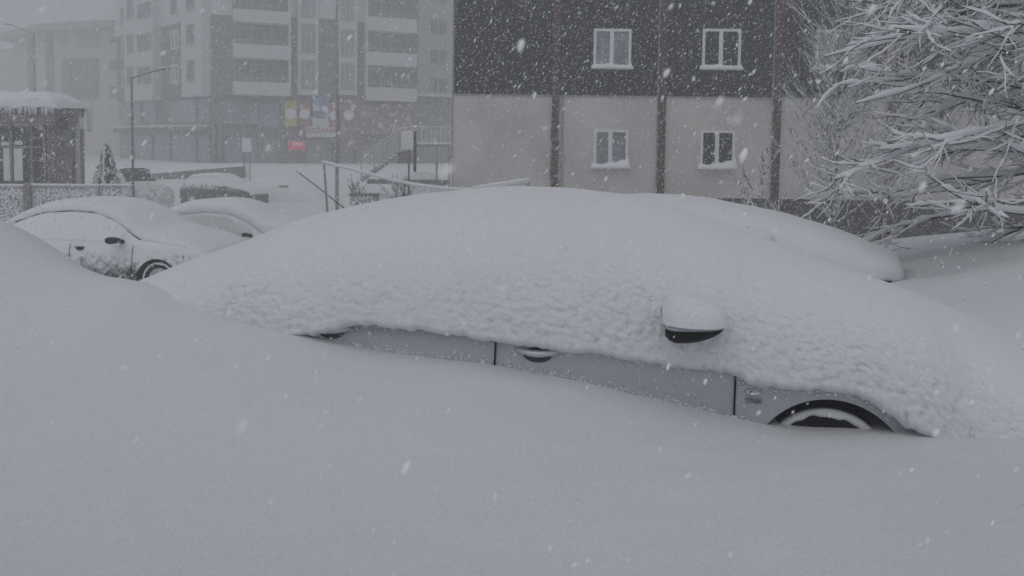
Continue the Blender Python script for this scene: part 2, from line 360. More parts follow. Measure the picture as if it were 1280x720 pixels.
def wheel(cs, root, wx, sgn, tyre_m, rim_m, r=.276, snowy=None):
    y0 = sgn*(HW-.095); w0 = .19
    t = MB(); t.lathe([(r*.66, y0), (r*.70, y0+sgn*.008), (r*.9, y0+sgn*.012), (r*.985, y0-sgn*.01), (r, y0-sgn*.04), (r, y0-sgn*(w0-.03)), (r*.95, y0-sgn*w0), (r*.6, y0-sgn*w0)], 40, 'y', (wx, 0, cs.wz))
    to = t.build('tyre', tyre_m, root, smooth=True)
    R = MB(); c = (wx, 0, cs.wz)
    R.lathe([(r*.67, y0-sgn*.01), (r*.63, y0-sgn*.0), (r*.60, y0-sgn*.03), (r*.55, y0-sgn*.07), (.0, y0-sgn*.075)], 36, 'y', c)
    R.lathe([(.0, y0-sgn*.005), (.035, y0-sgn*.008), (.045, y0-sgn*.03), (.05, y0-sgn*.08)], 16, 'y', c)
    for q in range(5):
        a = q*2*math.pi/5+.3; ca, sa = math.cos(a), math.sin(a)
        cs_ = []
        for yy in (y0-sgn*.05, y0-sgn*.012):
            for rr, ww in ((.03, -.022), (r*.63, -.03), (r*.63, .03), (.03, .022)): cs_.append((c[0]+rr*ca-ww*sa, yy, c[2]+rr*sa+ww*ca))
        R.hexa(cs_)
    R.build('rim', rim_m, to)
    if snowy:
        K = MB(); n = 60; vs_ = []
        for j in range(n+1):                         # snow packed onto the upper tyre face
            q = math.pi*(j/n*1.36-.18); wob = .012*float(perlin(np.array([[j*.31, wx, 7.]]))[0])+.006*float(perlin(np.array([[j*.9, wx, 3.]]))[0])
            ri = r*(.865+wob*6); ro = r*1.0
            for rr, yy in ((ri, y0+sgn*.012), (ri+.008, y0+sgn*.022), ((ri+ro)/2, y0+sgn*(.026+wob)), (ro-.006, y0+sgn*.016), (ro-.002, y0+sgn*.002), (ro-.012, y0-sgn*.01)):
                vs_.append((c[0]+rr*math.cos(q), yy, c[2]+rr*math.sin(q)))
        K.add(vs_, [(j*6+i, j*6+i+1, (j+1)*6+i+1, (j+1)*6+i) for j in range(n) for i in range(5)])
        K.build('packed_snow', M['snow'], to, smooth=True)
    return to
def mound(name, root, xs_, zt, zn, zf, wn, wf, ncs=2.2, nx=200, nt_=110, lump=(.004, .012), freq=13, seed=1, m=None, smooth_n=9, lipn=.012, ncf=9., lump0=.25, pop=False):
    g = np.linspace(xs_[0], xs_[-1], nx); I = lambda a: smooth1(np.interp(g, xs_, np.broadcast_to(np.asarray(a, float), (len(xs_),))), max(3, int(smooth_n*nx/100)))
    zt, zn, zf, wn, wf, ncs = map(I, (zt, zn, zf, wn, wf, ncs))
    if lipn: zn = zn + lipn*(fbm(np.c_[g*4, g*0, g*0], 3, seed+50)+.9*perlin(np.c_[g*23, g*0, g*0+3], seed+60))
    t = np.r_[np.linspace(-1, 0, int(nt_*.74))[:-1], np.linspace(0, 1, nt_+1-int(nt_*.74))]; nt_ = len(t); a = np.abs(t)*math.pi/2; e = np.where(t[None] < 0, (2/ncs)[:, None], 2/np.minimum(ncs, ncf)[:, None])
    s = np.sign(t)[None]*np.sin(a)[None]**e; c = np.cos(a).clip(0)[None]**e
    Wd = np.where(t[None] < 0, wn[:, None], wf[:, None]); zl = np.where(t[None] < 0, zn[:, None], zf[:, None])
    P = np.stack([np.repeat(g[:, None], nt_, 1), s*Wd, zl+(zt[:, None]-zl)*c], -1)
    du = np.gradient(P, axis=0); dv = np.gradient(P, axis=1); N = np.cross(du, dv); N /= np.linalg.norm(N, axis=-1)[..., None]+1e-9
    l0 = np.broadcast_to(lump0(g) if callable(lump0) else lump0, g.shape)[:, None]
    amp = lump[0]+(lump[1]-lump[0])*np.clip((np.abs(t)[None]-l0)/(.95-l0), 0, 1)**1.25*(t < 0)[None] + (lump[1]-lump[0])*.3*(t > .4)[None]
    nv = .20+.8*np.clip(.5+1.6*perlin(P*1.3, seed+9), 0, 1)
    D = amp*nv*(billow(P*freq, seed)+.55*billow(P*freq*2.1, seed+1)+.3*billow(P*freq*4.3, seed+2)-.75) + .02*perlin(P*1.7, seed+3) + .008*perlin(P*4.5, seed+4)
    if pop: D = D*.35+amp*(.3+.7*np.clip(.55+1.6*perlin(P*1.1, seed+19), 0, 1))*(popcorn(P*31+.4*perlin(P*20, seed)[..., None], seed)+.6*popcorn(P*58, seed+7)-.6)*1.15 + .015*perlin(P*1.7, seed+3)
    P = P+N*D[..., None]
    lip = lambda dy, dz, sd: np.stack([g, (-wn if sd < 0 else wf)*1.0-sd*dy, (zn if sd < 0 else zf)+dz], -1)[:, None]
    P = np.concatenate([lip(.30, .0, -1), lip(.10, -.03, -1), lip(.035, -.028, -1), P, lip(.05, -.03, 1), lip(.30, .0, 1)], 1)
    P = np.concatenate([P, P[:, :1]], 1)
    return gridmesh(name, P[:, ::-1], m or M['snow'], root, label='thick lumpy blanket of snow')
def mirror(root, x, z, side=-1, hw=HW, sc_=1.0, snow=True, paint=None):
    """door mirror: painted upper shell, black lower shell, snow cap"""
    def half(z0, z1, sy, nm, m_, grow=0):
        P = []
        for i in range(15):
            t = i/14; xx = -.105+.235*t                 # flat towards the rear, tapering forward
            rad = (1-(max(0, t-.12)/.9)**2.3)*.98; rad = rad**.75 if rad > 0 else 0
            rad *= (.62, .86, .96)[i] if i < 3 else 1
            row = []
            for j in range(13):
                q = -math.pi/2+math.pi*j/12
                row.append((x+sc_*xx, side*(hw+.11+sc_*(.095+grow)*rad*math.sin(q)), z+sc_*(sy*(.07+grow)*rad*math.cos(q)**.8)))
            P.append(row)
        mb = MB().grid(np.array(P)); k = 13
        mb.f.append(tuple(range(k))); return mb.build(nm, m_, root, smooth=False)
    lo = half(0, 0, -1, 'mirror_housing', M['black']); tag(lo, label='black lower shell of the door mirror')
    u_ = half(0, 0, .55, 'mirror_cap', paint or M['silver'])
    ar = MB().tube([(x+.02, side*(hw-.06), z-.05), (x+.035, side*(hw+.03), z-.035), (x+.03, side*(hw+.10), z-.02)], [.035, .03, .028], 8).build('mirror_arm', M['black'], root, smooth=True)
    if snow:
        P = []
        for i in range(33):
            t = i/32; xx = -.118+.275*t; row = []
            rad = max(0, 1-abs(2*t-.92)**2.6)**.5 if t < .96 else 0
            for j in range(27):
                q = -math.pi/2+math.pi*j/26
                row.append((x+xx, side*(hw+.10+.125*rad*math.sin(q)), z+.018+.125*rad*math.cos(q)**.7*(1-.25*t)))
            P.append(row)
        P = np.array(P); N = P-np.array([x, side*(hw+.1), z]); N /= np.linalg.norm(N, axis=-1)[..., None]
        P = P+N*(.005*billow(P*14, 5)+.012*perlin(P*7, 6))[..., None]
        gridmesh('mirror_snow', P, M['snow'], root)
def door(cs, root, x0, x1, m, z0=.30, z1=.93, off=.006, nm='door', curve=0):
    nx, nz = 24, 18; P = np.zeros((nx, nz, 3))
    for i in range(nx):
        for j in range(nz):
            z = z0+(z1-z0)*j/(nz-1); a = x0-curve*max(0, (z-.55))**2; x = a+(x1-a)*i/(nx-1); e = 0 if (0 < i < nx-1 and 0 < j < nz-1) else .010
            P[i, j] = (x, cs.surf(x, z, off-e), z)
    return gridmesh(nm, P, m, root)
def seam(cs, root, x, z0, z1, off=.0035, wd=.009, lean=0):
    P = np.zeros((2, 16, 3))
    for j in range(16):
        z = z0+(z1-z0)*j/15; xx = x+lean*(z-.6)
        for i in (0, 1): P[i, j] = (xx+wd*(i-.5), cs.surf(xx, z, off), z)
    return gridmesh('door_seam', P, M['gap'], root)
def handle(cs, dr, x, z, L=.105, m=None):
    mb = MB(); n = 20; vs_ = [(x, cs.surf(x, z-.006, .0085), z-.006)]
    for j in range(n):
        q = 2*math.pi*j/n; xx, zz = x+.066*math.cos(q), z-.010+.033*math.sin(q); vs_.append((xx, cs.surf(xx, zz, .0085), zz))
    mb.add(vs_, [(0, 1+j, 1+(j+1) % n) for j in range(n)]).build('handle_recess_shade', M['recess_shade'], dr)  # flat disc on the door, the handle cup's shade put into its dark colour
    pts = []; rr = []
    for i in range(15):
        t = i/14; xx = x-L+2*L*t; bow = math.sin(math.pi*t)**.6; pts.append((xx, cs.surf(xx, z, .004+.034*bow), z+.012-.010*math.sin(math.pi*t))); rr.append(.005+.011*bow)
    MB().tube(pts, rr, 8).build('door_handle', m or M['silver'], dr, smooth=True)

# the blanket: ridge line read off along the car's centre plane, lower lip along its near side
def ridge_pt(px, py, off=.72): return car_loc(side_pt(px, py, off))
rp = [ridge_pt(*q) for q in ((130, 420), (155, 385), (176, 360), (196, 347), (240, 326), (290, 308), (400, 266), (500, 246), (600, 235.5), (660, 233.5), (720, 236), (800, 249), (900, 280), (1000, 317), (1100, 352), (1200, 392), (1250, 414), (1290, 432))]
rx = np.array([q[0] for q in rp]); rz = np.array([q[2] for q in rp])
lp = [car_loc(side_pt(*q, -.05)) for q in ((200, 385), (330, 420), (366, 422), (386, 406), (440, 401), (530, 410), (620, 424), (720, 437), (800, 448), (924, 466), (932, 479), (985, 482), (1040, 487), (1090, 498), (1120, 520), (1150, 537), (1180, 552), (1250, 560), (1300, 560))]
lx = np.array([q[0] for q in lp]); lz = np.array([q[2] for q in lp])
xs_ = np.array([-3.2, -2.9, -2.6, -2.3, -2.0, -1.7, -1.4, -1.1, -.8, -.5, -.2, .1, .4, .65, .9, .95, 1.1, 1.25, 1.4, 1.5, 1.6, 1.7, 1.85, 2.0, 2.15, 2.35, 2.6, 2.85, 3.1])
zt = np.interp(xs_, rx, rz); zt[xs_ > 2.5] -= (xs_[xs_ > 2.5]-2.5)*.9
zt[xs_ < rx[0]] -= (rx[0]-xs_[xs_ < rx[0]])*.8
zn = np.interp(xs_, lx, lz); zn = np.where(xs_ < -1.6, np.minimum(zn, .80), zn); zn[xs_ > 1.75] = .35
wn = hwx(xs_, 2.15, HW)+np.interp(xs_, [1.4, 1.75], [.038, .10]); wn[xs_ < -1.9] = .95; wn[xs_ > 1.9] = np.maximum(wn[xs_ > 1.9], .95)
zf = np.full(len(xs_), .15); wf = np.full(len(xs_), 1.15)
# ---- the near car
base_z = 0.0
near_car = empty('parked_car', (CC[0], CC[1], base_z), YAW, 'silver car in the foreground under a deep snow mound, doors and wheel arch showing', 'car', 'snowed-in parked cars')
cs = CarShape('sedan').limit(xs_, zt-np.interp(xs_, [1.3, 1.8], [0, .07]), .13)
body_mesh(cs, 'body', M['silver'], near_car)
d1 = door(cs, near_car, -.145+.006, .905-.006, M['silver'])
d2 = door(cs, near_car, -1.18, -.145-.006, M['silver'], curve=.5)
seam(cs, near_car, .907, .3, .93, off=.0075, lean=.02); seam(cs, near_car, -.145, .3, .93, off=.0075, lean=.0)
handle(cs, d1, .05, .862, m=M['handle']); handle(cs, d2, -.95, .905, m=M['handle'])
for wx in cs.wheel:
    for sgn in (-1, 1): wheel(cs, near_car, wx, sgn, M['rubber'], M['rim'], snowy=(sgn < 0))
# wing badge: oval repeater lamp and chrome lettering
x, z = .985, .752
mb = MB(); n = 28; ring = []
for k_, (a, b, o_) in enumerate(((.036, .014, .002), (.034, .0125, .009), (.027, .008, .011), (.02, .005, .008), (.0, .0, .008))):
    for j in range(n):
        q = 2*math.pi*j/n; xx, zz = x+a*math.cos(q), z+b*math.sin(q); ring.append((xx, cs.surf(xx, zz, o_), zz))
mb.add(ring, [(k_*n+j, k_*n+(j+1) % n, (k_+1)*n+(j+1) % n, (k_+1)*n+j) for k_ in range(4) for j in range(n)]).build('side_repeater', M['chrome'], near_car, smooth=True)
MB().box(x-.012, x-.002, cs.surf(x, z, .013), cs.surf(x, z, .008), z-.001, z+.007).build('repeater_bulb', M['gap'], near_car)
text_mesh('CRDi', .030, 'lettering', M['letters'], near_car, (x+.003, float(cs.surf(x, z-.04, .004)), z-.036), (math.radians(90), 0, 0), ext=.003)
mirror(near_car, .715, 1.05)
mound('snow_blanket', near_car, xs_, zt, zn, zf, wn, wf, np.interp(xs_, [-3, -1.8, -1, .6, 1.2, 1.7, 2.6], [2.2, 2.6, 2.5, 2.4, 2.8, 3.4, 3.0]), 760, 250, lump=(.0006, .0175), freq=22, lipn=.022, ncf=1.7, lump0=lambda q: np.interp(q, [-2, -.3, .7, 1.4], [.46, .44, .28, .22]), pop=True, seed=21, smooth_n=3)
# crumbs of snow stuck to the doors under the lip
def crumbs(name, root, pts, rads, seed=0):
    ico = bmesh.new(); bmesh.ops.create_icosphere(ico, subdivisions=1, radius=1); iv = np.array([v_.co[:] for v_ in ico.verts]); fi = np.array([[v_.index for v_ in f.verts] for f in ico.faces]); ico.free()
    V = []; Fs = []; o = 0; r_ = np.random.default_rng(seed)
    for p, r in zip(pts, rads):
        V.append(np.array(p)+iv*r*r_.uniform(.55, 1.25, (len(iv), 1))*np.array([r_.uniform(.8, 1.5), .6, r_.uniform(.6, 1)])); Fs.append(fi+o); o += len(iv)
    return rawmesh(name, np.concatenate(V), np.concatenate(Fs), M['snow'], root, kind='stuff')
cp = []; crr = []
for i in range(800):
    x = random.uniform(-1.3, 1.55); zl = float(np.interp(x, lx, lz)); dz = random.expovariate(1/.022)
    if random.random() < .16: dz += random.uniform(0, .12)
    z = zl-.012-dz
    if (x-1.3)**2+(z-cs.wz)**2 < .345**2: continue
    cp.append((x, cs.surf(x, z, .006), z)); crr.append(random.uniform(.003, .0085)*(1 if dz < .06 else .6))
for i in range(260):                                  # and along the drift's edge against the doors
    x = random.uniform(-1.15, 1.0); q = CC+x*DIR-NRM*(HW*.995); z = float(ground_z(q[0], q[1]))+.002+random.expovariate(1/.010)
    if z > float(np.interp(x, lx, lz))-.02: continue
    cp.append((x, cs.surf(x, z, .006), z)); crr.append(random.uniform(.003, .008))
crumbs('stuck_snow', near_car, cp, crr)
# front bumper corner peeping out of the drift
MB().tube([(2.02, -.74, .60), (2.08, -.70, .66), (2.10, -.66, .72)], .03, 6).build('headlamp_edge', M['glass'], near_car, smooth=True)

# ---- plain crusted cars behind
def simple_car(label, loc, yaw, m_body, kind='sedan', cap=None, wheels=True, wheel_m=None, mirror_m=None, lipdark=True, lim=None):
    r = empty('parked_car', loc, yaw, label, 'car', 'snowed-in parked cars'); c = CarShape(kind)
    if lim: c.limit(*lim)
    body_mesh(c, 'body', m_body, r, wells=wheels)
    if wheels:
        for wx in c.wheel: wheel(c, r, wx, -1, M['rubber'], wheel_m or M['rim'], snowy=True); wheel(c, r, wx, 1, M['rubber'], wheel_m or M['rim'])
    return r, c
M['darkcar'] = crust('dark_car_paint', (.035, .037, .042), .5, 11, zlo=.22, zhi=1.0, soft=.09)
M['crustrim'] = crust('snowy_rim', (.05, .05, .055), .6, 9)
M['silvercar'] = crust('grey_car_paint', (.22, .23, .25), .62, 12, zlo=.1, zhi=.7)
M['suvpaint'] = crust('charcoal_car_paint', (.035, .035, .04), .40, 9, zlo=.42, zhi=1.45)
M['whitecar'] = crust('white_van_paint', (.5, .51, .52), .5, 6)

def cap_roof(name, r, c, thick=.13, hood=.10, seed=1, over=0.0, xmax=None):
    x = np.array([-2.15, -2.0, -1.6, -1.2, -.8, -.3, .1, .35, .6, .85, 1.0, 1.3, 1.7, 2.0, 2.1, 2.16])
    if xmax: x = np.r_[x[x < xmax-.1], xmax]
    h = c.top(x); sec = [c.section(q) for q in x]
    we = np.array([s[-5][0] for s in sec]); ze = np.array([s[-5][1] for s in sec])
    th = np.interp(x, [-2.15, -1.2, .1, .6, 1.0, 1.8, 2.16], [hood, thick, thick, thick*1.25, hood*1.35, hood, .02])
    return mound(name, r, x, h+th, ze-.005, ze-.005, we+.03+over, we+.03+over, 3.0, 110, 50, lump=(.003, .006), freq=9, seed=seed, smooth_n=5, lipn=.004)
def place(px, Y, wx, yaw, z):                       # root location so that local (wx, -HW) is seen at px and distance Y
    X = (px-640)/F*Y; d = np.array([math.cos(yaw), math.sin(yaw)]); n_ = np.array([-d[1], d[0]])
    q = np.array([X, Y])-wx*d+HW*n_; return (q[0], q[1], z)
# dark car half dug into the drift at left
ya = math.radians(-9); carA, cA = simple_car('dark saloon at left, windows plastered white, front wheel and mirror showing', place(192, 11.3, 1.3, ya, -.73), ya, M['darkcar'], wheel_m=M['crustrim'])
dA = door(cA, carA, -.14, .90, M['darkcar']); handle(cA, dA, .03, .87, L=.08, m=M['black'])
dA2 = door(cA, carA, -1.15, -.155, M['darkcar'], curve=.5); seam(cA, carA, .907, .3, .93, wd=.012); seam(cA, carA, -.147, .3, .93, wd=.012)
cap_roof('roof_snow', carA, cA, .10, .075, 31)
mirror(carA, .70, 1.03, snow=False, paint=M['black'])
def pillar_line(c, r):                               # dark gutter line between roof snow and plastered side glass
    p = []
    for x in np.linspace(-1.25, .98, 30):
        s = c.section(x); p.append((x, -s[-5][0]-.012, s[-5][1]-.016))
    MB().tube(p, .013, 6).build('roof_gutter', M['gap'], r, smooth=True)
    P = []
    for x in np.linspace(-1.05, .72, 26):            # side glass under a film of snow
        s = c.section(x); row = []
        for t in (.06, .3, .6, .93):
            i = 12+t*4; i0 = int(i); f = i-i0; a = s[i0]; b = s[min(i0+1, 16)]
            row.append((x, -(a[0]*(1-f)+b[0]*f)-.008, a[1]*(1-f)+b[1]*f))
        P.append(row)
    gridmesh('side_window', np.array(P), M['filmglass'], r)
M['filmglass'] = crust('snow_filmed_glass', (.10, .11, .12), .78, 5)
pillar_line(cA, carA)
MB().add([(2.0, -.66, .66), (1.72, -.79, .70), (1.70, -.80, .80), (1.98, -.69, .76), (2.03, -.60, .70)], [(0, 1, 2, 3), (0, 3, 4)]).build('headlamp', M['glass'], carA)
MB().tube([(1.62, -.835, .58), (1.85, -.79, .55), (2.05, -.66, .53)], .012, 5).build('bumper_seam', M['gap'], carA)
# second saloon behind it
yb = math.radians(-6); carB, cB = simple_car('snow-plastered saloon just behind the dark one, only its mirror dark', place(310, 14.6, .70, yb, -1.02), yb, M['silvercar'], wheels=False)
cap_roof('roof_snow', carB, cB, .16, .20, 33, over=.02); pillar_line(cB, carB) if False else None
P = []
for x in np.linspace(-1.05, .72, 26):
    s = cB.section(x); P.append([(x, -s[12][0]-.01, s[12][1]+.02), (x, -s[14][0]-.01, s[14][1]), (x, -s[16][0]-.006, s[16][1]-.02)])
M['film2'] = mat('grey_filmed_glass', (.64, .65, .67), .8, var=.12, vscale=2)
gridmesh('side_window', np.array(P), M['film2'], carB)
mirror(carB, .70, 1.03, snow=False, paint=M['black'], sc_=.72)
# buried car beyond the near one, right of centre
yc = math.radians(-24); pC = place(926, 8.0, .70, yc, -.28)
xC = np.array([-2.7, -2.3, -1.8, -1.2, -.6, -.1, .3, .7, 1.1, 1.5, 1.8, 1.9, 2.0, 2.08, 2.15, 2.21, 2.25, 2.275, 2.285, 2.289])
def ridgeC(px, py):
    d = ray(px, py); dr = np.array([math.cos(yc), math.sin(yc)]); n_ = np.array([-dr[1], dr[0]]); o2 = np.array(pC[:2]); t = (o2 @ n_)/(d[:2] @ n_)
    return (d[:2]*t-o2) @ dr, CAMZ+d[2]*t-pC[2]
rc = np.array([ridgeC(*q) for q in ((700, 246), (800, 242), (850, 243), (900, 249), (950, 259), (1000, 271), (1050, 286), (1090, 302), (1110, 316), (1118, 330))])
ztC = np.interp(xC, rc[:, 0], rc[:, 1]); fC = np.sqrt(np.clip(1-((xC-1.85)/.44).clip(0)**2.6, 0, 1)); ztC = .79+(np.maximum(ztC, 1.04)-.79)*fC**.75
carC, cC = simple_car('buried car behind the foreground one, dark bumper gap at its front', pC, yc, M['darkcar'], lim=(xC, ztC))
mound('snow_blanket', carC, xC, ztC, np.interp(xC, [-2.7, 0, .6, 1.3, 1.9, 2.26], [.3, .6, .80, .80, .78, .78]), .3, hwx(xC, 2.6, .95)*(.62+.38*fC), hwx(xC, 2.6, 1.0)*(.5+.5*fC), np.interp(xC, [0, 1.2, 2.2], [3.2, 3.8, 4.0]), 260, 110, lump=(.002, .008), freq=9, seed=41, smooth_n=1, ncf=1.7)
MB().box(1.45, 2.17, -.86, -.3, .60, .765).build('bumper', M['black'], carC)
mirror(carC, .92, 1.10, snow=True)
# charcoal hatchback on the far roadway
yd = math.radians(-20); carD, cD = simple_car('dark hatchback crusted with snow on the far roadway', place(291, 36.5, 1.3, yd, -1.56), yd, M['suvpaint'], 'suv', wheel_m=M['crustrim'])
cap_roof('roof_snow', carD, cD, .10, .12, 51); mirror(carD, .70, 1.1, snow=False, paint=M['black'])
# white van by the railing
yv = math.radians(-38); carE, cE = simple_car('white van behind the railing with dark windscreen', place(166, 28.5, 2.05, yv, -1.02), yv, M['whitecar'], 'suv')
carE['category'] = 'van'
P = []
for x in np.linspace(.30, .88, 8):
    s = cE.section(x); P.append([(x, yy*s[-4][0], s[-1][1]+.012-abs(yy)*.02) for yy in (-.95, -.5, 0, .5, .95)])
gridmesh('windscreen', np.array(P), M['glass'], carE)
P = []
for x in np.linspace(-.2, .6, 8):
    s = cE.section(x); P.append([(x, -s[12][0]-.01, s[12][1]+.03), (x, -s[15][0]-.01, s[15][1])])
gridmesh('side_window', np.array(P), M['glass'], carE)
cap_roof('roof_snow', carE, cE, .10, .06, 52, xmax=.3)
# hump of a wholly buried car
X0 = (350-640)/F*41
ch = empty('parked_car', (X0, 41, float(ground_z(X0, 41))-.55), 0, 'car hidden under a smooth white hump with one dark slit on the far roadway', 'car', 'snowed-in parked cars')
mound('snow_blanket', ch, np.array([-2.4, -2, -1, 0, .8, 1.6, 2.2, 2.5]), np.array([.4, .95, 1.32, 1.42, 1.32, 1.05, .8, .4]), .35, .3, .95, .95, 2.2, 60, 30, lump=(.005, .01), freq=4, seed=61)
MB().box(.1, .6, -.70, -.45, 1.19, 1.22).build('window_slit', M['gap'], ch)

# ------------------------------------------------------------------ buildings
class Facade:
    """a vertical plane through two ground points; u along it, d outwards (towards the camera)"""
    def __init__(s, a, b):
        s.o = np.array(a, float); s.dr = np.array(b, float)-s.o; s.len = np.linalg.norm(s.dr); s.dr /= s.len
        s.n = np.array([s.dr[1], -s.dr[0]]); 
        if s.n @ s.o > 0: s.n = -s.n
    def uv(s, px, py):
        d = ray(px, py); t = (s.o @ s.n)/(d[:2] @ s.n); q = d[:2]*t; return (q-s.o) @ s.dr, CAMZ+d[2]*t
    def pt(s, u, d, z): q = s.o+s.dr*u+s.n*d; return (q[0], q[1], z)
    def box(s, mb, u0, u1, z0, z1, d0, d1):
        u0, u1 = min(u0, u1), max(u0, u1); z0, z1 = min(z0, z1), max(z0, z1)
        c = [s.pt(u0, d1, z0), s.pt(u1, d1, z0), s.pt(u1, d0, z0), s.pt(u0, d0, z0)]
        if np.cross(np.array(c[1][:2])-np.array(c[0][:2]), np.array(c[2][:2])-np.array(c[1][:2])) < 0: c = c[::-1]
        return mb.hexa(c+[(q[0], q[1], z1) for q in c])
    def rect(s, x0, y0, x1, y1):
        cxm = (x0+x1)/2; cym = (y0+y1)/2
        return s.uv(x0, cym)[0], s.uv(x1, cym)[0], s.uv(cxm, y1)[1], s.uv(cxm, y0)[1]
    def pbox(s, x0, y0, x1, y1, d0, d1, name, m, parent, **k):
        u0, u1, z0, z1 = s.rect(x0, y0, x1, y1); return s.box(MB(), u0, u1, z0, z1, d0, d1).build(name, m, parent, **k)
    def window(s, u0, u1, z0, z1, parent, mf, mg, d=.0, fr=.07, mull=(.5,), sill=True, snow=.0, dep=.05, trans=None):
        u0, u1 = min(u0, u1), max(u0, u1)
        mb = MB(); s.box(mb, u0, u1, z0, z0+fr, d, d+dep); s.box(mb, u0, u1, z1-fr, z1, d, d+dep); s.box(mb, u0, u0+fr, z0+fr, z1-fr, d, d+dep); s.box(mb, u1-fr, u1, z0+fr, z1-fr, d, d+dep)
        edges = [u0+fr]
        for q in mull:
            c = u0+(u1-u0)*q; s.box(mb, c-fr*.75, c+fr*.75, z0+fr, z1-fr, d, d+dep+.006); edges += [c-fr*.75, c+fr*.75]
        edges.append(u1-fr); w_ = mb.build('window', mf, parent)
        for i in range(0, len(edges), 2):
            s.box(MB(), edges[i], edges[i+1], z0+fr, z1-fr, d-.01, d+.012).build('pane', mg if not callable(mg) else mg(), w_)
        if sill: s.box(MB(), u0-.06, u1+.06, z0-.06, z0-.002, d-.02, d+.16).build('sill', mf, w_)
        if snow: sill_snow(s, u0-.08, u1+.05, z0, snow, d, w_)
        return w_
def sill_snow(fc, u0, u1, z, h, d, parent):
    n = 24; P = np.zeros((n, 9, 3))
    for i in range(n):
        t = i/(n-1); u_ = u0+(u1-u0)*t; hh = h*(.8+.25*math.sin(t*5+z*3)+.1*math.sin(t*17)) * (1 if 0 < i < n-1 else .15)
        if t > .86: hh += h*1.6*((t-.86)/.14)**2*(i < n-1)
        for j in range(9):
            a = math.pi*j/8*.62; P[i, j] = fc.pt(u_, d+.015+.175*math.sin(a*1.0)*(1 if j else 0)+(.0 if j else .0), z-.02+hh*math.cos(a*.95)**1.0 if a < 1.6 else z-.06)
    P[:, 0] = P[:, 0]; mb = MB().grid(P); return mb.build('sill_snow', M['farsnow'], parent, smooth=True)
M['plaster'] = mat('grey_beige_plaster', (.56, .54, .52), .9, var=.12, vscale=.7, bump=.2, bscale=40)
M['cladding'] = mat('charcoal_cladding', (.018, .020, .027), .9, var=.15, vscale=2, bump=.3, bscale=30, spec=.08)
M['plinth'] = mat('dark_plinth', (.035, .032, .032), .9, c2=(.07, .066, .066), vscale=3, bump=.4, bscale=12, spec=.1)
M['redpipe'] = crust('red_brown_column', (.075, .020, .020), .33, 7, rough=.8)
M['redbrick'] = crust('red_brown_stone', (.07, .020, .019), .38, 12, rough=.9)
M['pvc'] = mat('white_pvc', (.76, .77, .79), .5)
M['concrete'] = mat('concrete', (.3, .3, .3), .9, var=.1)

YB = 22.0
RB = Facade((W(565, 150, YB)[0], YB), (W(1420, 150, YB)[0], YB))
zb = -1.3
rb = empty('apartment_building', (RB.o[0]+8, YB, -1.0), 0, 'apartment block with charcoal upper storeys over pale plaster, behind the snow-laden tree', 'building')
def locp(e):                                          # parts built in world space under a moved, turned Empty
    for o in e.children_recursive:
        if o.parent is e: o.matrix_parent_inverse = e.matrix_basis.inverted()
zsplit = RB.uv(760, 121)[1]; zpl = RB.uv(1000, 249)[1]; ztop = 9.0
RB.box(MB(), 0, RB.len, zpl, zsplit, -.0, -10).build('plaster_wall', M['plaster'], rb, label='pale grey plaster ground floor wall')
RB.box(MB(), .04, RB.len, zsplit, ztop, -.03, -9.9).build('cladding_wall', M['cladding'], rb, label='charcoal clad upper wall')
RB.box(MB(), .05, RB.len, zb, zpl, -.06, -9.9).build('plinth', M['plinth'], rb, label='dark stone plinth')
RB.box(MB(), -.02, RB.len+.02, ztop, ztop+.4, .25, -10.2).build('eaves', M['pvc'], rb)
RB.box(MB(), 0, RB.len, zsplit-.01, zsplit+.035, -.03, .03).build('string_course', M['concrete'], rb)
RB.box(MB(), 0, .035, zpl, ztop, -.02, .02).build('corner_trim', M['concrete'], rb)
RB.pbox(702, 121, 703.6, 247, -.01, .05, 'downpipe', M['concrete'], rb)
glassv = [M['paleglass'], M['glass']]
for (x0, y0, x1, y1, mg) in ((742, 36, 789, 84, 0), (878, 36, 926, 85, 1), (1020, 37, 1066, 85, 0), (742, 162, 785, 208, 0), (875, 163, 918, 209, 1)):
    u0, u1, z0, z1 = RB.rect(x0, y0, x1, y1)
    wd = RB.window(u0, u1, z0, z1, rb, M['pvc'], glassv[mg], d=(-.03 if y0 < 100 else 0), fr=.075, mull=(.48,), snow=.19 if y0 > 100 else .12)
    if y0 < 100:                                     # the storey above
        RB.window(u0, u1, z0+2.9, z1+2.9, rb, M['pvc'], glassv[mg], d=-.03, fr=.075, mull=(.48,), snow=.06)
for k_, (pt_, pb_) in enumerate((((697, 0), (691.5, 250)), ((829.5, 0), (825, 250)), ((974.5, 0), (967, 260)), ((1118, 0), (1110, 260)))):
    u0 = RB.uv(*pt_)[0]; u1 = RB.uv(*pb_)[0]; uc = (u0+u1)/2
    if k_ == 0:                                      # stone-faced pilaster, snow caught in its joints
        z = zb; ps = RB.box(MB(), uc-.085, uc+.085, zb, ztop-.03, -.01, .02).build('pilaster', M['farsnow'], rb, label='pilaster of red-brown blocks with snow in the joints')
        while z < ztop-.3:
            h = random.uniform(.17, .26); dx = random.uniform(-.015, .015)
            RB.box(MB(), uc-.105+dx, uc+.105+dx, z+.018, z+h-.012, .021, .08+random.uniform(0, .03)).build('block', M['redbrick'], ps); z += h
    else:
        RB.box(MB(), uc-.105, uc+.105, zb, ztop-.02, -.01, .11).build('pilaster', M['redpipe'], rb)
        RB.box(MB(), uc-.135, uc-.107, zb, ztop-.02, -.01, .05).build('pilaster_edge', M['concrete'], rb)
locp(rb)

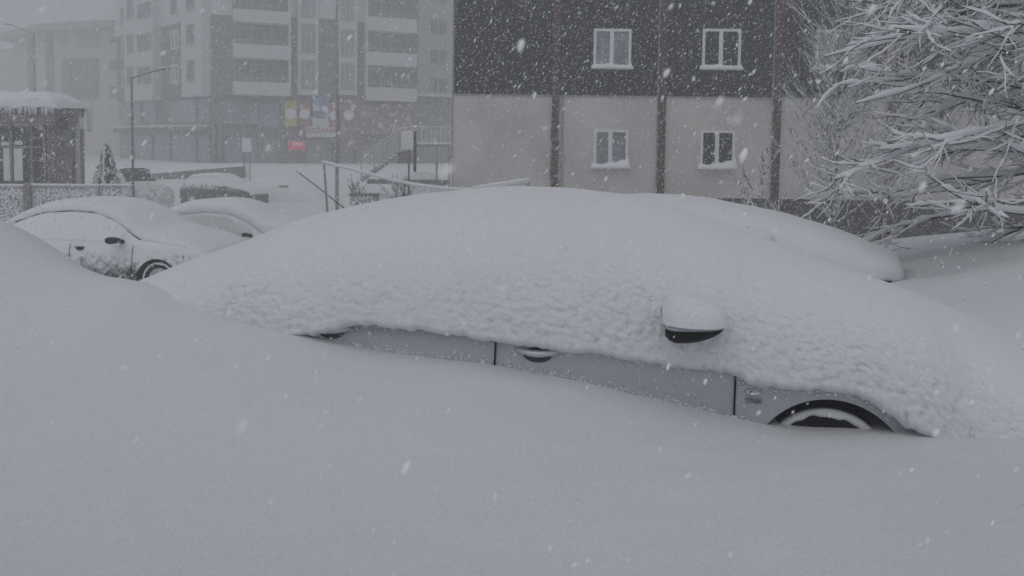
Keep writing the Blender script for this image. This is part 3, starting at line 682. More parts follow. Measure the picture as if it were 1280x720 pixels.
# ---- tall block across the square
M['fwhite'] = mat('white_render', (.58, .58, .60), .9, var=.04)
M['fdark'] = mat('dark_grey_panel', (.16, .16, .17), .8, var=.08)
M['fgrey'] = mat('mid_grey_render', (.36, .36, .37), .9, var=.05)
M['fglass'] = mat('far_glass', (.12, .135, .155), .2)
M['pglass'] = mat('shop_glass', (.25, .265, .29), .25, var=.25, vscale=.4)
M['podium'] = mat('podium_grey', (.22, .22, .225), .8, var=.1)
C0 = W(265, 150, 60)[:2]; CF = W(566, 150, 67)[:2]; CL = W(147, 150, 73)[:2]
FF = Facade(C0, CF); FL = Facade(CL, C0)
fb = empty('tall_apartment_block', (C0[0], C0[1], 0), 0, 'tall white and grey apartment block with stacked balconies above shops, fading in the blizzard', 'building')
def prism(name, pts, z0, z1, m, parent):
    n = len(pts); mb = MB().add([(p[0], p[1], z0) for p in pts]+[(p[0], p[1], z1) for p in pts], [tuple(range(n-1, -1, -1)), tuple(range(n, 2*n))]+[(i, (i+1) % n, n+(i+1) % n, n+i) for i in range(n)])
    return mb.build(name, m, parent)
back = [CF+np.array([2, 16.]), CL+np.array([9, 16.])]
zP = FF.uv(300, 121)[1]; TOP = 17.5
prism('core', [C0, CF, back[0], back[1], CL], zP, TOP, M['fdark'], fb)
inn = lambda p: p+np.array([0, .3])
prism('podium', [inn(C0), inn(CF), back[0], back[1], inn(CL)], -.3, zP, M['podium'], fb)
prism('roof_slab', [C0+np.array([-.3, -.6]), CF+np.array([.3, -.6]), back[0], back[1], CL+np.array([-.6, -.3])], TOP, TOP+.4, M['fwhite'], fb)
STO = FF.uv(384, 72)[1]-FF.uv(384, 116)[1]           # storey height
def rep_up(fn, k=1):
    for i in range(k+1): fn(i)
zband = FL.uv(205, 33)[1]
FL.box(MB(), 0, FL.len, zband, TOP, 0, .08).build('upper_render', M['fwhite'], fb)
# left face bays and windows
for x0, x1, yb_ in ((166, 202, 126), (238, 263.5, 121)):
    u0, u1, z0, z1 = FL.rect(x0, 40, x1, yb_); FL.box(MB(), u0, u1, FL.uv((x0+x1)/2, yb_)[1], TOP-.01, .0, .75).build('bay', M['fwhite'], fb)
for x0, y0, x1, y1, d, fr, kind in ((153, 47, 161, 72, .0, .25, 0), (153.5, 88, 162, 110, .0, .25, 0), (170, 44, 178, 67, .75, .12, 1), (183, 43, 200, 65, .75, .1, 2), (170, 84, 178, 107, .75, .12, 1), (183, 84, 200, 106, .75, .1, 2),
                              (214, 38, 224, 62, .0, .28, 0), (231.5, 36, 237.5, 60, .0, .28, 3), (214.5, 80, 224, 105, .0, .28, 0), (232, 79, 237.5, 103, .0, .28, 3), (245, 31, 255, 56, .75, .13, 1), (245.5, 76, 255, 101, .75, .13, 1),
                              (153, 9, 161, 30, .08, .12, 1), (170, 2, 178, 25, .75, .12, 1), (183, 5, 200, 24, .75, .1, 2), (215, -5, 223, 19, .08, .12, 1), (231.5, -6, 237, 16, .08, .12, 1), (245, -10, 255, 13, .75, .13, 1)):
    u0, u1, z0, z1 = FL.rect(x0, y0, x1, y1)
    FL.window(u0, u1, z0, z1, fb, M['fwhite'] if fr > .2 else M['fgrey'], M['fglass'] if kind != 3 else M['pglass'], d=d, fr=fr*.8, mull=() if kind in (1, 3) else (.5,), sill=kind == 1, dep=.08)
for y_ in (65, 103):                                  # joint lines of the cladding
    zz = FL.uv(205, y_)[1]; FL.box(MB(), 0, FL.len, zz, zz+.06, .0, .03).build('floor_joint', M['fgrey'], fb)
# front: balconies
for x0, x1, rows in ((291, 362, ((-28, -14), (16, 31), (58, 75), (104, 120))), (455, 517, ((-18, -2), (25, 42), (68, 84), (111, 127)))):
    for i, (y0, y1) in enumerate(rows):
        b_ = FF.pbox(x0, y0, x1, y1, .0, 1.3, 'balcony', M['fwhite'], fb)
        z1 = FF.rect(x0, y0, x1, y1)[3]
        u0, u1, _, _ = FF.rect(x0, y0, x1, y1)
        r1 = MB(); FF.box(r1, u0+.05, u1-.05, z1+.28, z1+.32, 1.2, 1.24)
        for k_ in range(5): uu = u0+.1+(u1-u0-.2)*k_/4; FF.box(r1, uu-.02, uu+.02, z1+.0, z1+.28, 1.2, 1.24)
        r1.build('balcony_rail', M['fgrey'], b_)
        FF.window(u0+.5, u0+(u1-u0)*.55, z1-.4, z1+1.5, fb, M['fgrey'], M['fglass'], d=.0, fr=.08, sill=False, mull=(.5,))
    FF.pbox(x1-2.2 if x1 < 400 else x0, 0, x1 if x1 < 400 else x0+1.8, 120, .0, 1.25, 'balcony_post', M['fwhite'], fb)
for x0, x1, rows in ((371.5, 397, ((-16, 24), (31, 68), (76, 113))), (420.5, 445, ((-12, 28), (37, 72), (80, 113)))):
    u0, u1, _, _ = FF.rect(x0, 0, x1, 118); FF.box(MB(), u0, u1, FF.uv((x0+x1)/2, 119)[1], TOP-.01, 0, .6).build('window_bay', M['fwhite'], fb)
    for y0, y1 in rows:
        a, b, z0, z1 = FF.rect(x0+3.5, y0, x1-3.5, y1); FF.window(a, b, z0, z1, fb, M['fgrey'], M['pglass'], d=.6, fr=.1, mull=(.33, .67), sill=False)
u0, u1, z0, _ = FF.rect(363, -5, 371, 22); FF.box(MB(), u0, u1, z0, TOP-.01, 0, .3).build('upper_render', M['fwhite'], fb)
u0, u1, z0, _ = FF.rect(397.2, -5, 420.2, 24); FF.box(MB(), u0, u1, z0, TOP-.01, 0, .3).build('upper_render', M['fwhite'], fb)
u0, u1, z0, _ = FF.rect(445.2, -5, 455, 28); FF.box(MB(), u0, u1, z0, TOP-.01, 0, .3).build('upper_render', M['fwhite'], fb)
u0, u1, z0, _ = FF.rect(264, -5, 290, 19); FF.box(MB(), u0, u1, z0, TOP-.01, 0, .3).build('upper_render', M['fwhite'], fb)
for y_ in (39, 56, 70, 85, 101, 115):
    for xa, xb in ((264, 290), (398, 420)): FF.pbox(xa, y_, xb, y_+.8, 0, .03, 'floor_joint', M['fgrey'], fb)
u0, u1, z0, _ = FF.rect(521, -5, 565, 119); FF.box(MB(), u0, u1, z0, TOP-.01, 0, .5).build('side_wing', M['fgrey'], fb)
FF.pbox(518, 118, 566, 121, .0, .8, 'wing_ledge', M['fwhite'], fb)
for y0, y1 in ((-12, 6), (24, 45), (62, 82), (98, 116)):
    a, b, z0, z1 = FF.rect(535, y0, 557, y1); FF.window(a, b, z0, z1, fb, M['fgrey'], M['fglass'], d=.5, fr=.08, mull=(.5,), sill=False)
# podium: pilasters, shopfronts, canopy
for x0, y0, x1, y1 in ((153, 128, 164, 156), (168, 128, 176, 156), (180, 127, 195, 155), (214, 125, 245, 154), (250, 124, 262, 153)):
    FL.pbox(x0, y0, x1, y1, -.2, .05, 'shop_window', M['pglass'], fb)
for x0, y0, x1, y1 in ((155, 168, 166, 204), (170, 168, 190, 204), (194, 167, 212, 204), (216, 167, 245, 205), (249, 172, 262, 206)):
    FL.pbox(x0, y0, x1, y1, -.2, .05, 'shop_window', M['pglass'], fb)
FL.pbox(150, 157, 262, 159.5, -.2, 1.2, 'canopy', M['fwhite'], fb); FL.pbox(150, 160, 262, 166, -.2, .6, 'shop_fascia', M['fdark'], fb)
for x0, y0, x1, y1 in ((281, 173, 302, 207), (307, 172, 322, 206), (326, 130, 350, 158), (268, 128, 322, 155), (326, 172, 350, 207), (385, 175, 415, 207), (425, 178, 440, 207)):
    FF.pbox(x0, y0, x1, y1, -.2, .05, 'shop_window', M['pglass'], fb)
for x0 in (265, 273, 303, 323, 351, 383, 417, 445, 480, 515): FF.pbox(x0, 122, x0+3, 207, -.2, .35, 'column', M['podium'], fb)
# shop signs hang on the podium
def signbox(label, x0, y0, x1, y1, c, d=.5, disc=None, group=None):
    u0, u1, z0, z1 = FF.rect(x0, y0, x1, y1); r = empty('shop_sign', FF.pt((u0+u1)/2, d, z0), 0, label, 'sign', 'shop signs on the far block')
    FF.box(MB(), u0, u1, z0, z1, d-.18, d).build('panel', crust('sign_panel', c, .43, 2.2, rough=.6), r)
    if disc:
        cc = MB(); uc = (u0+u1)/2; zc = z0+(z1-z0)*disc[0]; R_ = disc[1]; n = 24
        cc.add([FF.pt(uc+R_*math.cos(2*math.pi*j/n), d+dd, zc+R_*math.sin(2*math.pi*j/n)) for dd in (.0, .06) for j in range(n)], [tuple(range(n, 2*n))]+[(j, (j+1) % n, n+(j+1) % n, n+j) for j in range(n)])
        cc.build('emblem', M['pvc'], r)
    return r, (u0, u1, z0, z1)
S = []
S.append(signbox('yellow-green upright shop sign with white emblem', 355, 126, 370.5, 158, (.50, .49, .08), disc=(.5, .42)))
S.append(signbox('red upright shop sign with white disc beside the yellow one', 372.5, 127, 387, 157, (.36, .10, .10), disc=(.47, .40)))
s3, r3 = signbox('blue shop sign with two small white marks', 391, 121, 411, 148, (.12, .18, .33), disc=None); S.append((s3, r3))
for q in (.2, .68):
    u_ = r3[0]+(r3[1]-r3[0])*q; zc = r3[2]+(r3[3]-r3[2])*.45; FF.box(MB(), u_-.22, u_+.22, zc-.2, zc+.2, .5, .55).build('emblem', M['pvc'], s3)
S.append(signbox('plain white sign panel under the blue one', 389.5, 148.4, 410, 158.2, (.6, .62, .64), d=.55))
S.append(signbox('red shop sign with white disc cut by the lamp post', 411.6, 128, 421, 158, (.34, .11, .11), disc=(.45, .38)))
S.append(signbox('wide red shop sign with white disc right of the lamp post', 425, 125, 444, 185, (.24, .11, .11), disc=(.68, .42)))
S.append(signbox('large faded red-brown advertising board by the stairs', 448, 131, 513, 168, (.22, .13, .12)))
sE, rE = signbox('white pharmacy sign with red capitals', 382, 158.6, 419, 171.5, (.66, .66, .67), d=.62); S.append((sE, rE))
sR, rR = signbox('small glowing red sign above a shop door', 360, 176.5, 381, 187.5, (.6, .03, .04), d=.5); S.append((sR, rR))
sR.children[0].data.materials[0] = mat('lit_red_sign', (.6, .02, .05), .4, emit=(1, .06, .12), estr=.30)
for k_ in range(4):
    u_ = rR[0]+(rR[1]-rR[0])*(.28+.15*k_); FF.box(MB(), u_, u_+.1, rR[2]+.38, rR[2]+(.62 if k_ else .72), .5, .54).build('letter', mat('lit_letter', (.8, .8, .8), emit=(1, .7, .7), estr=.35), sR)
for e, _ in S: locp(e)
ang = math.atan2(FF.dr[1], FF.dr[0])
tx = text_mesh('ECZANE', .58, 'lettering', mat('red_letters', (.45, .03, .04)), None, FF.pt((rE[0]+rE[1])/2, .65, rE[2]+(rE[3]-rE[2])*.62), (math.pi/2, 0, ang), ext=.02)
tx.parent = sE; tx.matrix_parent_inverse = sE.matrix_basis.inverted()
locp(fb)
# ---- far left pale building
D1 = W(20, 150, 92)[:2]; D2 = W(60, 150, 84)[:2]; D3 = W(150, 150, 80)[:2]
GA = Facade(D2, D3)
lb = empty('pale_building', (D2[0], D2[1], 0), 0, 'pale low building with flat overhanging roof and big dark window at far left', 'building')
M['cream'] = mat('cream_render', (.50, .49, .46), .9, var=.05)
zr = GA.uv(105, 32)[1]
prism('wall', [D1, D2, D3, D3+np.array([0, 14]), D1+np.array([0, 14])], -.4, zr-.5, M['cream'], lb)
prism('roof', [D1+np.array([-1.5, -1]), D2+np.array([-.3, -1.3]), D3+np.array([0, -1.2]), D3+np.array([0, 14]), D1+np.array([-1.5, 14])], zr-.5, zr+.25, M['fgrey'], lb)
for x0, y0, x1, y1, m_ in ((57.5, 40, 68, 118, 'fdark'), (78, 73, 124, 125, 'fdark'), (77, 38, 86, 58, 'fgrey'), (96, 40, 125, 60, 'fgrey'), (137, 43, 146, 54, 'fdark'), (137, 75, 146, 88, 'fdark'), (137, 108, 146, 122, 'fdark')):
    GA.pbox(x0, y0, x1, y1, -.2, .06, 'window', M[m_], lb)
for x in (84, 94, 104, 114): GA.pbox(x, 73, x+1, 125, .06, .12, 'mullion', M['fgrey'], lb)
for y in (92, 94.5): GA.pbox(78, y, 96, y+1, .06, .12, 'mullion', M['fgrey'], lb)
GB = Facade(D1, D2)
for x0, x1 in ((35, 44.5),): GB.pbox(x0, 42, x1, 118, -.2, .06, 'window', M['fdark'], lb)
locp(lb)
E1 = W(-60, 150, 120)[:2]; E2 = W(38, 150, 112)[:2]; GC = Facade(E1, E2)
eb = empty('faint_building', (E2[0], E2[1], 0), 0, 'faintest low building at the left edge behind the pavilion roof', 'building')
prism('wall', [E1, E2, E2+np.array([0, 10]), E1+np.array([0, 10])], -.4, GC.uv(10, 61)[1], M['fgrey'], eb)
for x0, y0, x1, y1 in ((24, 76, 30, 92), (24, 97, 30, 106)): GC.pbox(x0, y0, x1, y1, -.2, .06, 'window', M['fdark'], eb)
locp(eb)

# ------------------------------------------------------------------ pavilion at left
M['wood'] = mat('weathered_wood', (.20, .185, .175), .85, var=.3, vscale=6)
M['brickc'] = crust('red_brick_column', (.12, .06, .05), .42, 9, rough=.9)
M['sheet'] = mat('pale_sheet', (.72, .73, .74), .7, var=.06)
YK = 25.0; K = Facade((W(-70, 150, YK+.0)[0], YK), (W(108, 150, YK)[0], YK))
kb = empty('pavilion', (K.o[0]+3, YK, -.9), 0, 'glazed wooden pavilion with icicled snowy roof at the left edge', 'building')
def kp(x0, y0, x1, y1, d0, d1, nm, m, **k): return K.pbox(x0, y0, x1, y1, d0, d1, nm, M[m], kb, **k)
K2 = Facade((W(-70, 150, 26.1)[0], 26.1), (W(108, 150, 26.1)[0], 26.1))
def kp2(x0, y0, x1, y1, d0, d1, nm, m): return K2.pbox(x0, y0, x1, y1, d0, d1, nm, M[m], kb)
kp(-70, 142, 77, 155, -1.0, .35, 'fascia', 'wood'); kp(-70, 130, 80, 141.6, -1.2, .5, 'roof', 'wood')
kp(78.5, 147, 83, 161, -.1, .35, 'bracket', 'black'); kp2(84, 147, 104, 161, -.05, .15, 'side_panel', 'sheet')
kp(-70, 236, 80, 262, -1.2, .1, 'floor_base', 'concrete')
kp(-70, 155.2, 58, 235, -1.9, -1.8, 'back_wall', 'fdark')
kp(-70, 160, 57, 230, -.02, .02, 'glazing', 'glass')
for x in (-40, -12, 14, 40, 56): kp(x, 155.3, x+2.4, 234, -.06, .08, 'mullion', 'wood')
for y in (182, 229): kp(-70, y, 56, y+2.6, -.05, .06, 'transom', 'wood')
for x0, x1, y0 in ((5, 13, 184), (18, 29, 184), (49, 54.5, 158), (-30, -16, 184), (19, 29, 176), (2, 12, 177)): kp(x0, y0, x1, min(226, y0+48) if y0 > 183 else y0+5, .021, .03, 'curtain', 'sheet')
kp(62, 155.3, 73, 236, -.3, .12, 'brick_column', 'brickc')
kp2(74, 162, 91, 231, -.2, -.15, 'wind_sheet', 'sheet'); kp2(91.5, 166, 95, 234, -.1, .05, 'post', 'wood'); kp2(96.5, 161.5, 101.5, 236, -.1, .1, 'corner_post', 'sheet'); kp2(101.7, 141.8, 103.6, 236, -.1, .05, 'downpipe', 'wood')
kp2(106, 127, 112, 165, -.2, -.1, 'light_box', 'sheet')
u0 = K.uv(-70, 130)[0]; u1 = K.uv(84, 130)[0]; z0 = K.uv(50, 135)[1]
nu = 120; tt = np.linspace(-1, 1, 30); P = np.zeros((nu, 30, 3))
for i in range(nu):
    a = i/(nu-1); e = min(1, (1-a)*nu/16)**.5; hz = .52*e
    for j, t in enumerate(tt):
        q = t*math.pi/2; dd = -.38+.98*math.copysign(abs(math.sin(q))**.6, t); P[i, j] = K.pt(u0+(u1-u0)*a, dd, z0+(hz*max(0, math.cos(q))**.6)+.03*math.sin(a*40+t*3))
P += (.04*perlin(P*3, 71))[..., None]; gridmesh('roof_snow', P, M['snow'], kb)
ic = MB()
for i in range(110):
    u_ = random.uniform(u0, u1-.1); L = random.uniform(.08, .34); b = K.pt(u_, random.uniform(.5, .57), z0+.05); ic.tube([b, (b[0]+random.uniform(-.01, .01), b[1], b[2]-L*.5), (b[0], b[1], b[2]-L)], [.045, .025, .004], 5)
ic.build('icicles', M['snow'], kb, kind='stuff')
locp(kb)
# low railing in front of it
YR = 20.5; RL = Facade((W(-60, 150, YR)[0], YR), (W(170, 150, YR)[0], YR))
M['mesh'] = crust('snow_caked_mesh', (.06, .062, .065), .53, 26, rough=.8)
fr_ = empty('low_fence', (RL.o[0]+2, YR, -1.0), 0, 'low caked mesh fence with snow-topped rail before the pavilion', 'fence')
zg = -1.1
for x0, x1 in ((-60, 31), (40, 124), (126, 168)):
    u0, u1, z0, z1 = RL.rect(x0, 232, x1, 234.5)
    pn = RL.box(MB(), u0+.03, u1-.03, zg+.1, z0-.02, -.015, .015).build('panel', M['mesh'], fr_)
    RL.box(MB(), u0, u1, z0, z1, -.03, .03).build('top_rail', M['fgrey'], fr_); RL.box(MB(), u0, u1, z1+.002, z1+.05, -.04, .04).build('rail_snow', M['farsnow'], fr_)
    for uu in (u0, u1-.05): RL.box(MB(), uu, uu+.05, zg, z0-.001, -.028, .028).build('post', M['fgrey'], fr_)
u0, u1, z0, z1 = RL.rect(31.5, 229, 39.5, 235); RL.box(MB(), u0, u1, zg, z1, -.09, .09).build('timber_post', M['wood'], fr_)
locp(fr_)
# stepped retaining wall across the square
RW = Facade(W(165, 200, 48.8)[:2], W(306, 200, 49.2)[:2])
rw = empty('retaining_wall', (RW.o[0]+4, 50, -.8), 0, 'low dark retaining wall topped with snow below the shops', 'wall')
a = RW.uv(165, 226); b = RW.uv(300, 209); c = RW.uv(165, 217)
mb = MB(); ua, ub = 0, RW.len
zs0 = RW.uv(165, 219.5)[1]; zs1 = RW.uv(300, 207.5)[1]
mb.hexa([RW.pt(ua, .15, -1.2), RW.pt(ub, .15, -1.2), RW.pt(ub, -.15, -1.2), RW.pt(ua, -.15, -1.2), RW.pt(ua, .15, zs0), RW.pt(ub, .15, zs1), RW.pt(ub, -.15, zs1), RW.pt(ua, -.15, zs0)]); mb.build('wall_face', mat('stone_wall', (.10, .10, .10), .9, var=.25, vscale=1), rw)
mb = MB(); mb.hexa([RW.pt(ua, .2, zs0+.003), RW.pt(ub, .2, zs1+.003), RW.pt(ub, -.6, zs1+.003), RW.pt(ua, -.6, zs0+.003), RW.pt(ua, .12, zs0+.22), RW.pt(ub, .12, zs1+.2), RW.pt(ub, -.6, zs1+.2), RW.pt(ua, -.6, zs0+.22)]); mb.build('coping_snow', M['farsnow'], rw)
locp(rw)

# ------------------------------------------------------------------ street furniture
M['steel'] = mat('galvanised_steel', (.22, .22, .23), .5, .3, var=.1)
M['lamp'] = crust('snow_struck_pole', (.16, .16, .17), .38, 20)
M['darksteel'] = mat('dark_steel', (.06, .06, .065), .6)
def lamp(label, px, Y, ytop, r, arm, zbase, m):
    X = (px-640)/F*Y; zt = W(px, ytop, Y)[2]; e = empty('street_lamp', (X, Y, zbase), 0, label, 'street lamp', 'street lamps'); H = zt-zbase
    MB().tube([(0, 0, 0), (0, 0, H*.5), (0, 0, H)], [r*1.5, r*1.15, r*.8], 10).build('pole', m, e, smooth=True)
    MB().lathe([(r*2.6, 0), (r*2.6, .06), (r*1.6, .12), (r*1.5, .3)], 10, 'z').build('base', m, e)
    if arm:
        q = W(arm[0], arm[1], Y); dx, dz = q[0]-X, q[2]-zt; s = 1 if dx > 0 else -1; Ln = abs(dx)
        MB().tube([(0, 0, H-.02), (dx*.5, 0, H+dz*.62), (dx*.74, 0, H+dz*.86)], r*.6, 8).build('arm', m, e, smooth=True)
        hx = dx*.86; hz = H+dz*.96; hl = Ln*.15
        MB().tube([(hx-hl*s, 0, hz-.02), (hx-hl*.4*s, 0, hz), (hx+hl*.6*s, 0, hz+.02), (hx+hl*s, 0, hz+.02)], [r*.8, r*1.6, r*1.5, r*.5], 8, squash=.5).build('lamp_head', m, e, smooth=True)
        MB().tube([(hx-hl*s, 0, hz+r*1.0), (hx, 0, hz+r*1.7), (hx+hl*s, 0, hz+r*1.2)], [r*.7, r*1.5, r*.6], 8, squash=.6).build('head_snow', M['farsnow'], e, smooth=True)
    return e
lamp('slim street lamp with snow on its arm beside the white van', 165.5, 19.6, 97, .026, (213, 86), -1.1, M['lamp'])
lamp('distant street lamp with arm reaching left above the pavilion', 45, 60, 42, .06, (4, 30), -.2, M['darksteel'])
lamp('tall plain lamp pole in front of the shop signs', 421, 32, -60, .055, None, -1.4, M['concrete'])
def sign_post(label, x0, y0, x1, y1, Y, legs, ground, thick=.05, m='pvc', side=None):
    a = W(x0, y1, Y); b = W(x1, y0, Y); e = empty('sign_board', ((a[0]+b[0])/2, Y, ground), 0, label, 'sign')
    cxm = (a[0]+b[0])/2
    MB().box(a[0]-cxm, b[0]-cxm, -thick, 0, a[2]-ground, b[2]-ground).build('board', M[m], e)
    for lx_ in legs:
        q = W(lx_, y1, Y)[0]-cxm; MB().tube([(q, thick*.5, 0), (q, thick*.5, a[2]-ground+.1)], .03, 6).build('leg', M['darksteel'], e)
    if side:
        s_ = W(side, y1, Y)[0]-cxm; MB().box(b[0]-cxm+.004, s_, -thick, .25, a[2]-ground-.7, b[2]-ground).build('side_face', M['darksteel'], e)
    return e
sign_post('white notice board on two legs before the far shops', 303, 173, 314, 190, 46, (305, 312), -.95)
e = sign_post('white board on a thin pole in front of the outdoor stairs', 502, 163.5, 517, 187, 24, (511,), -1.1, side=519.5)
a = W(503, 204, 24); MB().box(-.28, .1, -.2, .1, a[2]+1.1-.0, a[2]+1.1+.36).build('meter_box', M['steel'], e)
# outdoor stairs
YS = 42.0; ST = Facade((W(440, 150, YS)[0], YS), (W(566, 150, YS)[0], YS))
sb = empty('outdoor_stairs', (ST.o[0]+2.5, YS, -.8), 0, 'metal outdoor stairs with railings up to a landing beside the plaster block', 'stairs')
b0 = ST.uv(452, 224); b1 = ST.uv(516, 180); ns = 12
for i in range(ns):
    u_ = b0[0]+(b1[0]-b0[0])*i/ns; z_ = b0[1]+(b1[1]-b0[1])*(i+1)/ns; ST.box(MB(), u_, u_+(b1[0]-b0[0])/ns+.03, z_-.06, z_, -1.3, 0).build('step', M['steel'], sb); ST.box(MB(), u_, u_+(b1[0]-b0[0])/ns, z_+.002, z_+.07, -1.3, -.02).build('step_snow', M['farsnow'], sb)
def bar(p, q, d, r, nm, m): MB().tube([ST.pt(p[0], d, p[1]), ST.pt(q[0], d, q[1])], r, 6).build(nm, m, sb)
bar((b0[0], b0[1]-.1), (b1[0], b1[1]-.1), .06, .09, 'stringer', M['steel'])
for k_ in range(6):
    dz = .28+k_*.20; bar((b0[0]-.1, b0[1]+dz), (b1[0], b1[1]+dz), .05, .022, 'rail', M['pvc'])
for k_ in range(5):
    f = k_/4; u_ = b0[0]+(b1[0]-b0[0])*f; z_ = b0[1]+(b1[1]-b0[1])*f; bar((u_, z_-.1), (u_, z_+1.3), .05, .025, 'post', M['steel'])
l0 = ST.uv(515, 180); l1 = ST.uv(563, 178)
ST.box(MB(), l0[0], l1[0], l0[1]-.15, l0[1], -1.8, 0).build('landing', M['steel'], sb); ST.box(MB(), l0[0], l1[0], l0[1]+.003, l0[1]+.12, -1.8, 0).build('landing_snow', M['farsnow'], sb)
for k_ in range(9): u_ = l0[0]+(l1[0]-l0[0])*k_/8; bar((u_, l0[1]), (u_, l0[1]+.95), .05, .022, 'baluster', M['pvc'])
bar((l0[0], l0[1]+.97), (l1[0], l0[1]+.97), .05, .03, 'rail', M['pvc'])
for x in (546, 561.5): u_ = ST.uv(x, 200)[0]; bar((u_, -.9), (u_, l0[1]-.1), .0, .07, 'column', M['steel'])
q0 = ST.uv(460, 226); q1 = ST.uv(563, 226); ST.box(MB(), q0[0], q1[0], q0[1]-.15, q0[1]+.1, -.1, .3).build('kerb_beam', M['darksteel'], sb)
locp(sb)
Xp = W(522, 220, 41)[0]; sp = empty('snow_heap', (Xp, 42.6, -.85), 0, 'heap of snow under the stair landing', 'snow heap')
mound('heap', sp, np.array([-1.4, -.9, -.3, .4, 1.0, 1.3]), np.array([.3, .75, 1.0, 1.0, .8, .3]), 0, 0, .7, .7, 2.4, 40, 24, lump=(.01, .02), freq=3, seed=77)
# sagging snow-laden rail and its post
YQ = 15.0
rail = empty('barrier_rail', tuple(W(408, 262, YQ)[:2])+(-.85,), 0, 'sagging snow-laden pipe barrier on a thin post behind the foreground car', 'barrier')
lo = np.array(rail.location)
g = lambda px, py, Y=YQ: W(px, py, Y)-lo
MB().tube([g(410, 300), g(409, 262), g(405, 204)], .024, 8).build('post', M['concrete'], rail, smooth=True)
pl = [g(403, 203), g(440, 212), g(490, 225.5), (g(520, 231.5)), g(560, 236.5), g(600, 238), g(650, 239)]
MB().tube(pl, .022, 8).build('pipe', M['pvc'], rail, smooth=True); MB().tube([p+np.array([0, -.006, .018]) for p in pl], .034, 8, squash=.8).build('pipe_snow', M['farsnow'], rail, smooth=True)
r2 = empty('barrier_rail', tuple(W(660, 240, 14)[:2])+(-.8,), 0, 'short rising pipe barrier peeping over the foreground car roof', 'barrier')
lo = np.array(r2.location); pl = [W(590, 237, 14)-lo, W(630, 231, 14)-lo, W(662, 226, 14)-lo]
MB().tube(pl, .03, 8).build('pipe', M['pvc'], r2, smooth=True); MB().tube([p+np.array([0, 0, .035]) for p in pl], .036, 8, squash=.8).build('pipe_snow', M['farsnow'], r2, smooth=True)
MB().tube([W(660, 300, 14)-lo, W(660, 227, 14)-lo], .03, 8).build('post', M['concrete'], r2, smooth=True)
pc = [W(371, 214, 17.0), W(400, 236, 16.4), W(432, 262, 15.8)]
c_ = MB().tube(pc, .013, 6).build('stay_cable', M['darksteel'], None, smooth=True); tag(c_, 'dark slanting stay cable left of the thin barrier post', 'cable')
# grey box in the shrubs
a = W(437, 262, 17); b = W(470, 245, 17)
ub_ = empty('utility_box', ((a[0]+b[0])/2, 17.2, float(ground_z((a[0]+b[0])/2, 17.2))-.1), 0, 'grey utility box among bare twigs behind the car mound', 'box'); hwid = (b[0]-a[0])/2; hh = b[2]-ub_.location.z
MB().box(-hwid, hwid, -.2, .2, 0, hh).build('cabinet', crust('box_paint', (.2, .2, .205), .5, 14), ub_); MB().box(-hwid-.02, hwid+.02, -.22, .22, hh+.002, hh+.04).build('lid', M['steel'], ub_)

# ------------------------------------------------------------------ trees
M['bark'] = mat('dark_bark', (.035, .03, .028), .9, var=.3, vscale=12)
M['paletwig'] = crust('frosted_twig', (.05, .046, .044), .50, 11, rough=.9)
M['branchsnow'] = snowmat('branch_snow', .15, 60, .1, 20, (.88, .89, .91))
def curve(p0, dirv, L, n=7, droop=.0, lift=0.0, wig=.06):
    p = np.array(p0, float); d = np.array(dirv, float); d /= np.linalg.norm(d); pts = [p.copy()]; st = L/(n-1)
    for i in range(1, n):
        t = i/(n-1); d = d+np.array([random.gauss(0, wig), random.gauss(0, wig), random.gauss(0, wig)-droop/(n-1)+(lift*2/(n-1) if t > .7 else 0)]); d /= np.linalg.norm(d)
        p = p+d*st; pts.append(p.copy())
    return np.array(pts)
def snow_on(mb, pts, r, rs, k=6):
    pts = np.asarray(pts); tg = np.gradient(pts, axis=0); tg /= np.linalg.norm(tg, axis=1)[:, None]+1e-9
    flat = np.sqrt(np.clip(1-tg[:, 2]**2, .05, 1)); n = len(pts); rr = rs*flat*np.array([random.uniform(.55, 1.4) for _ in range(n)]); rr[0] *= .8; rr[-1] *= .35; rr[-2] *= .75
    rr = np.maximum(rr, .003); mb.tube(pts+np.array([0, 0, 1])[None]*(np.broadcast_to(r, (n,))*.55+rr*.62)[:, None], rr, k, squash=.92)
def dense(pts, m):
    pts = np.asarray(pts); t = np.linspace(0, 1, len(pts)); q = np.linspace(0, 1, m); return np.stack([np.interp(q, t, pts[:, i]) for i in range(3)], -1)
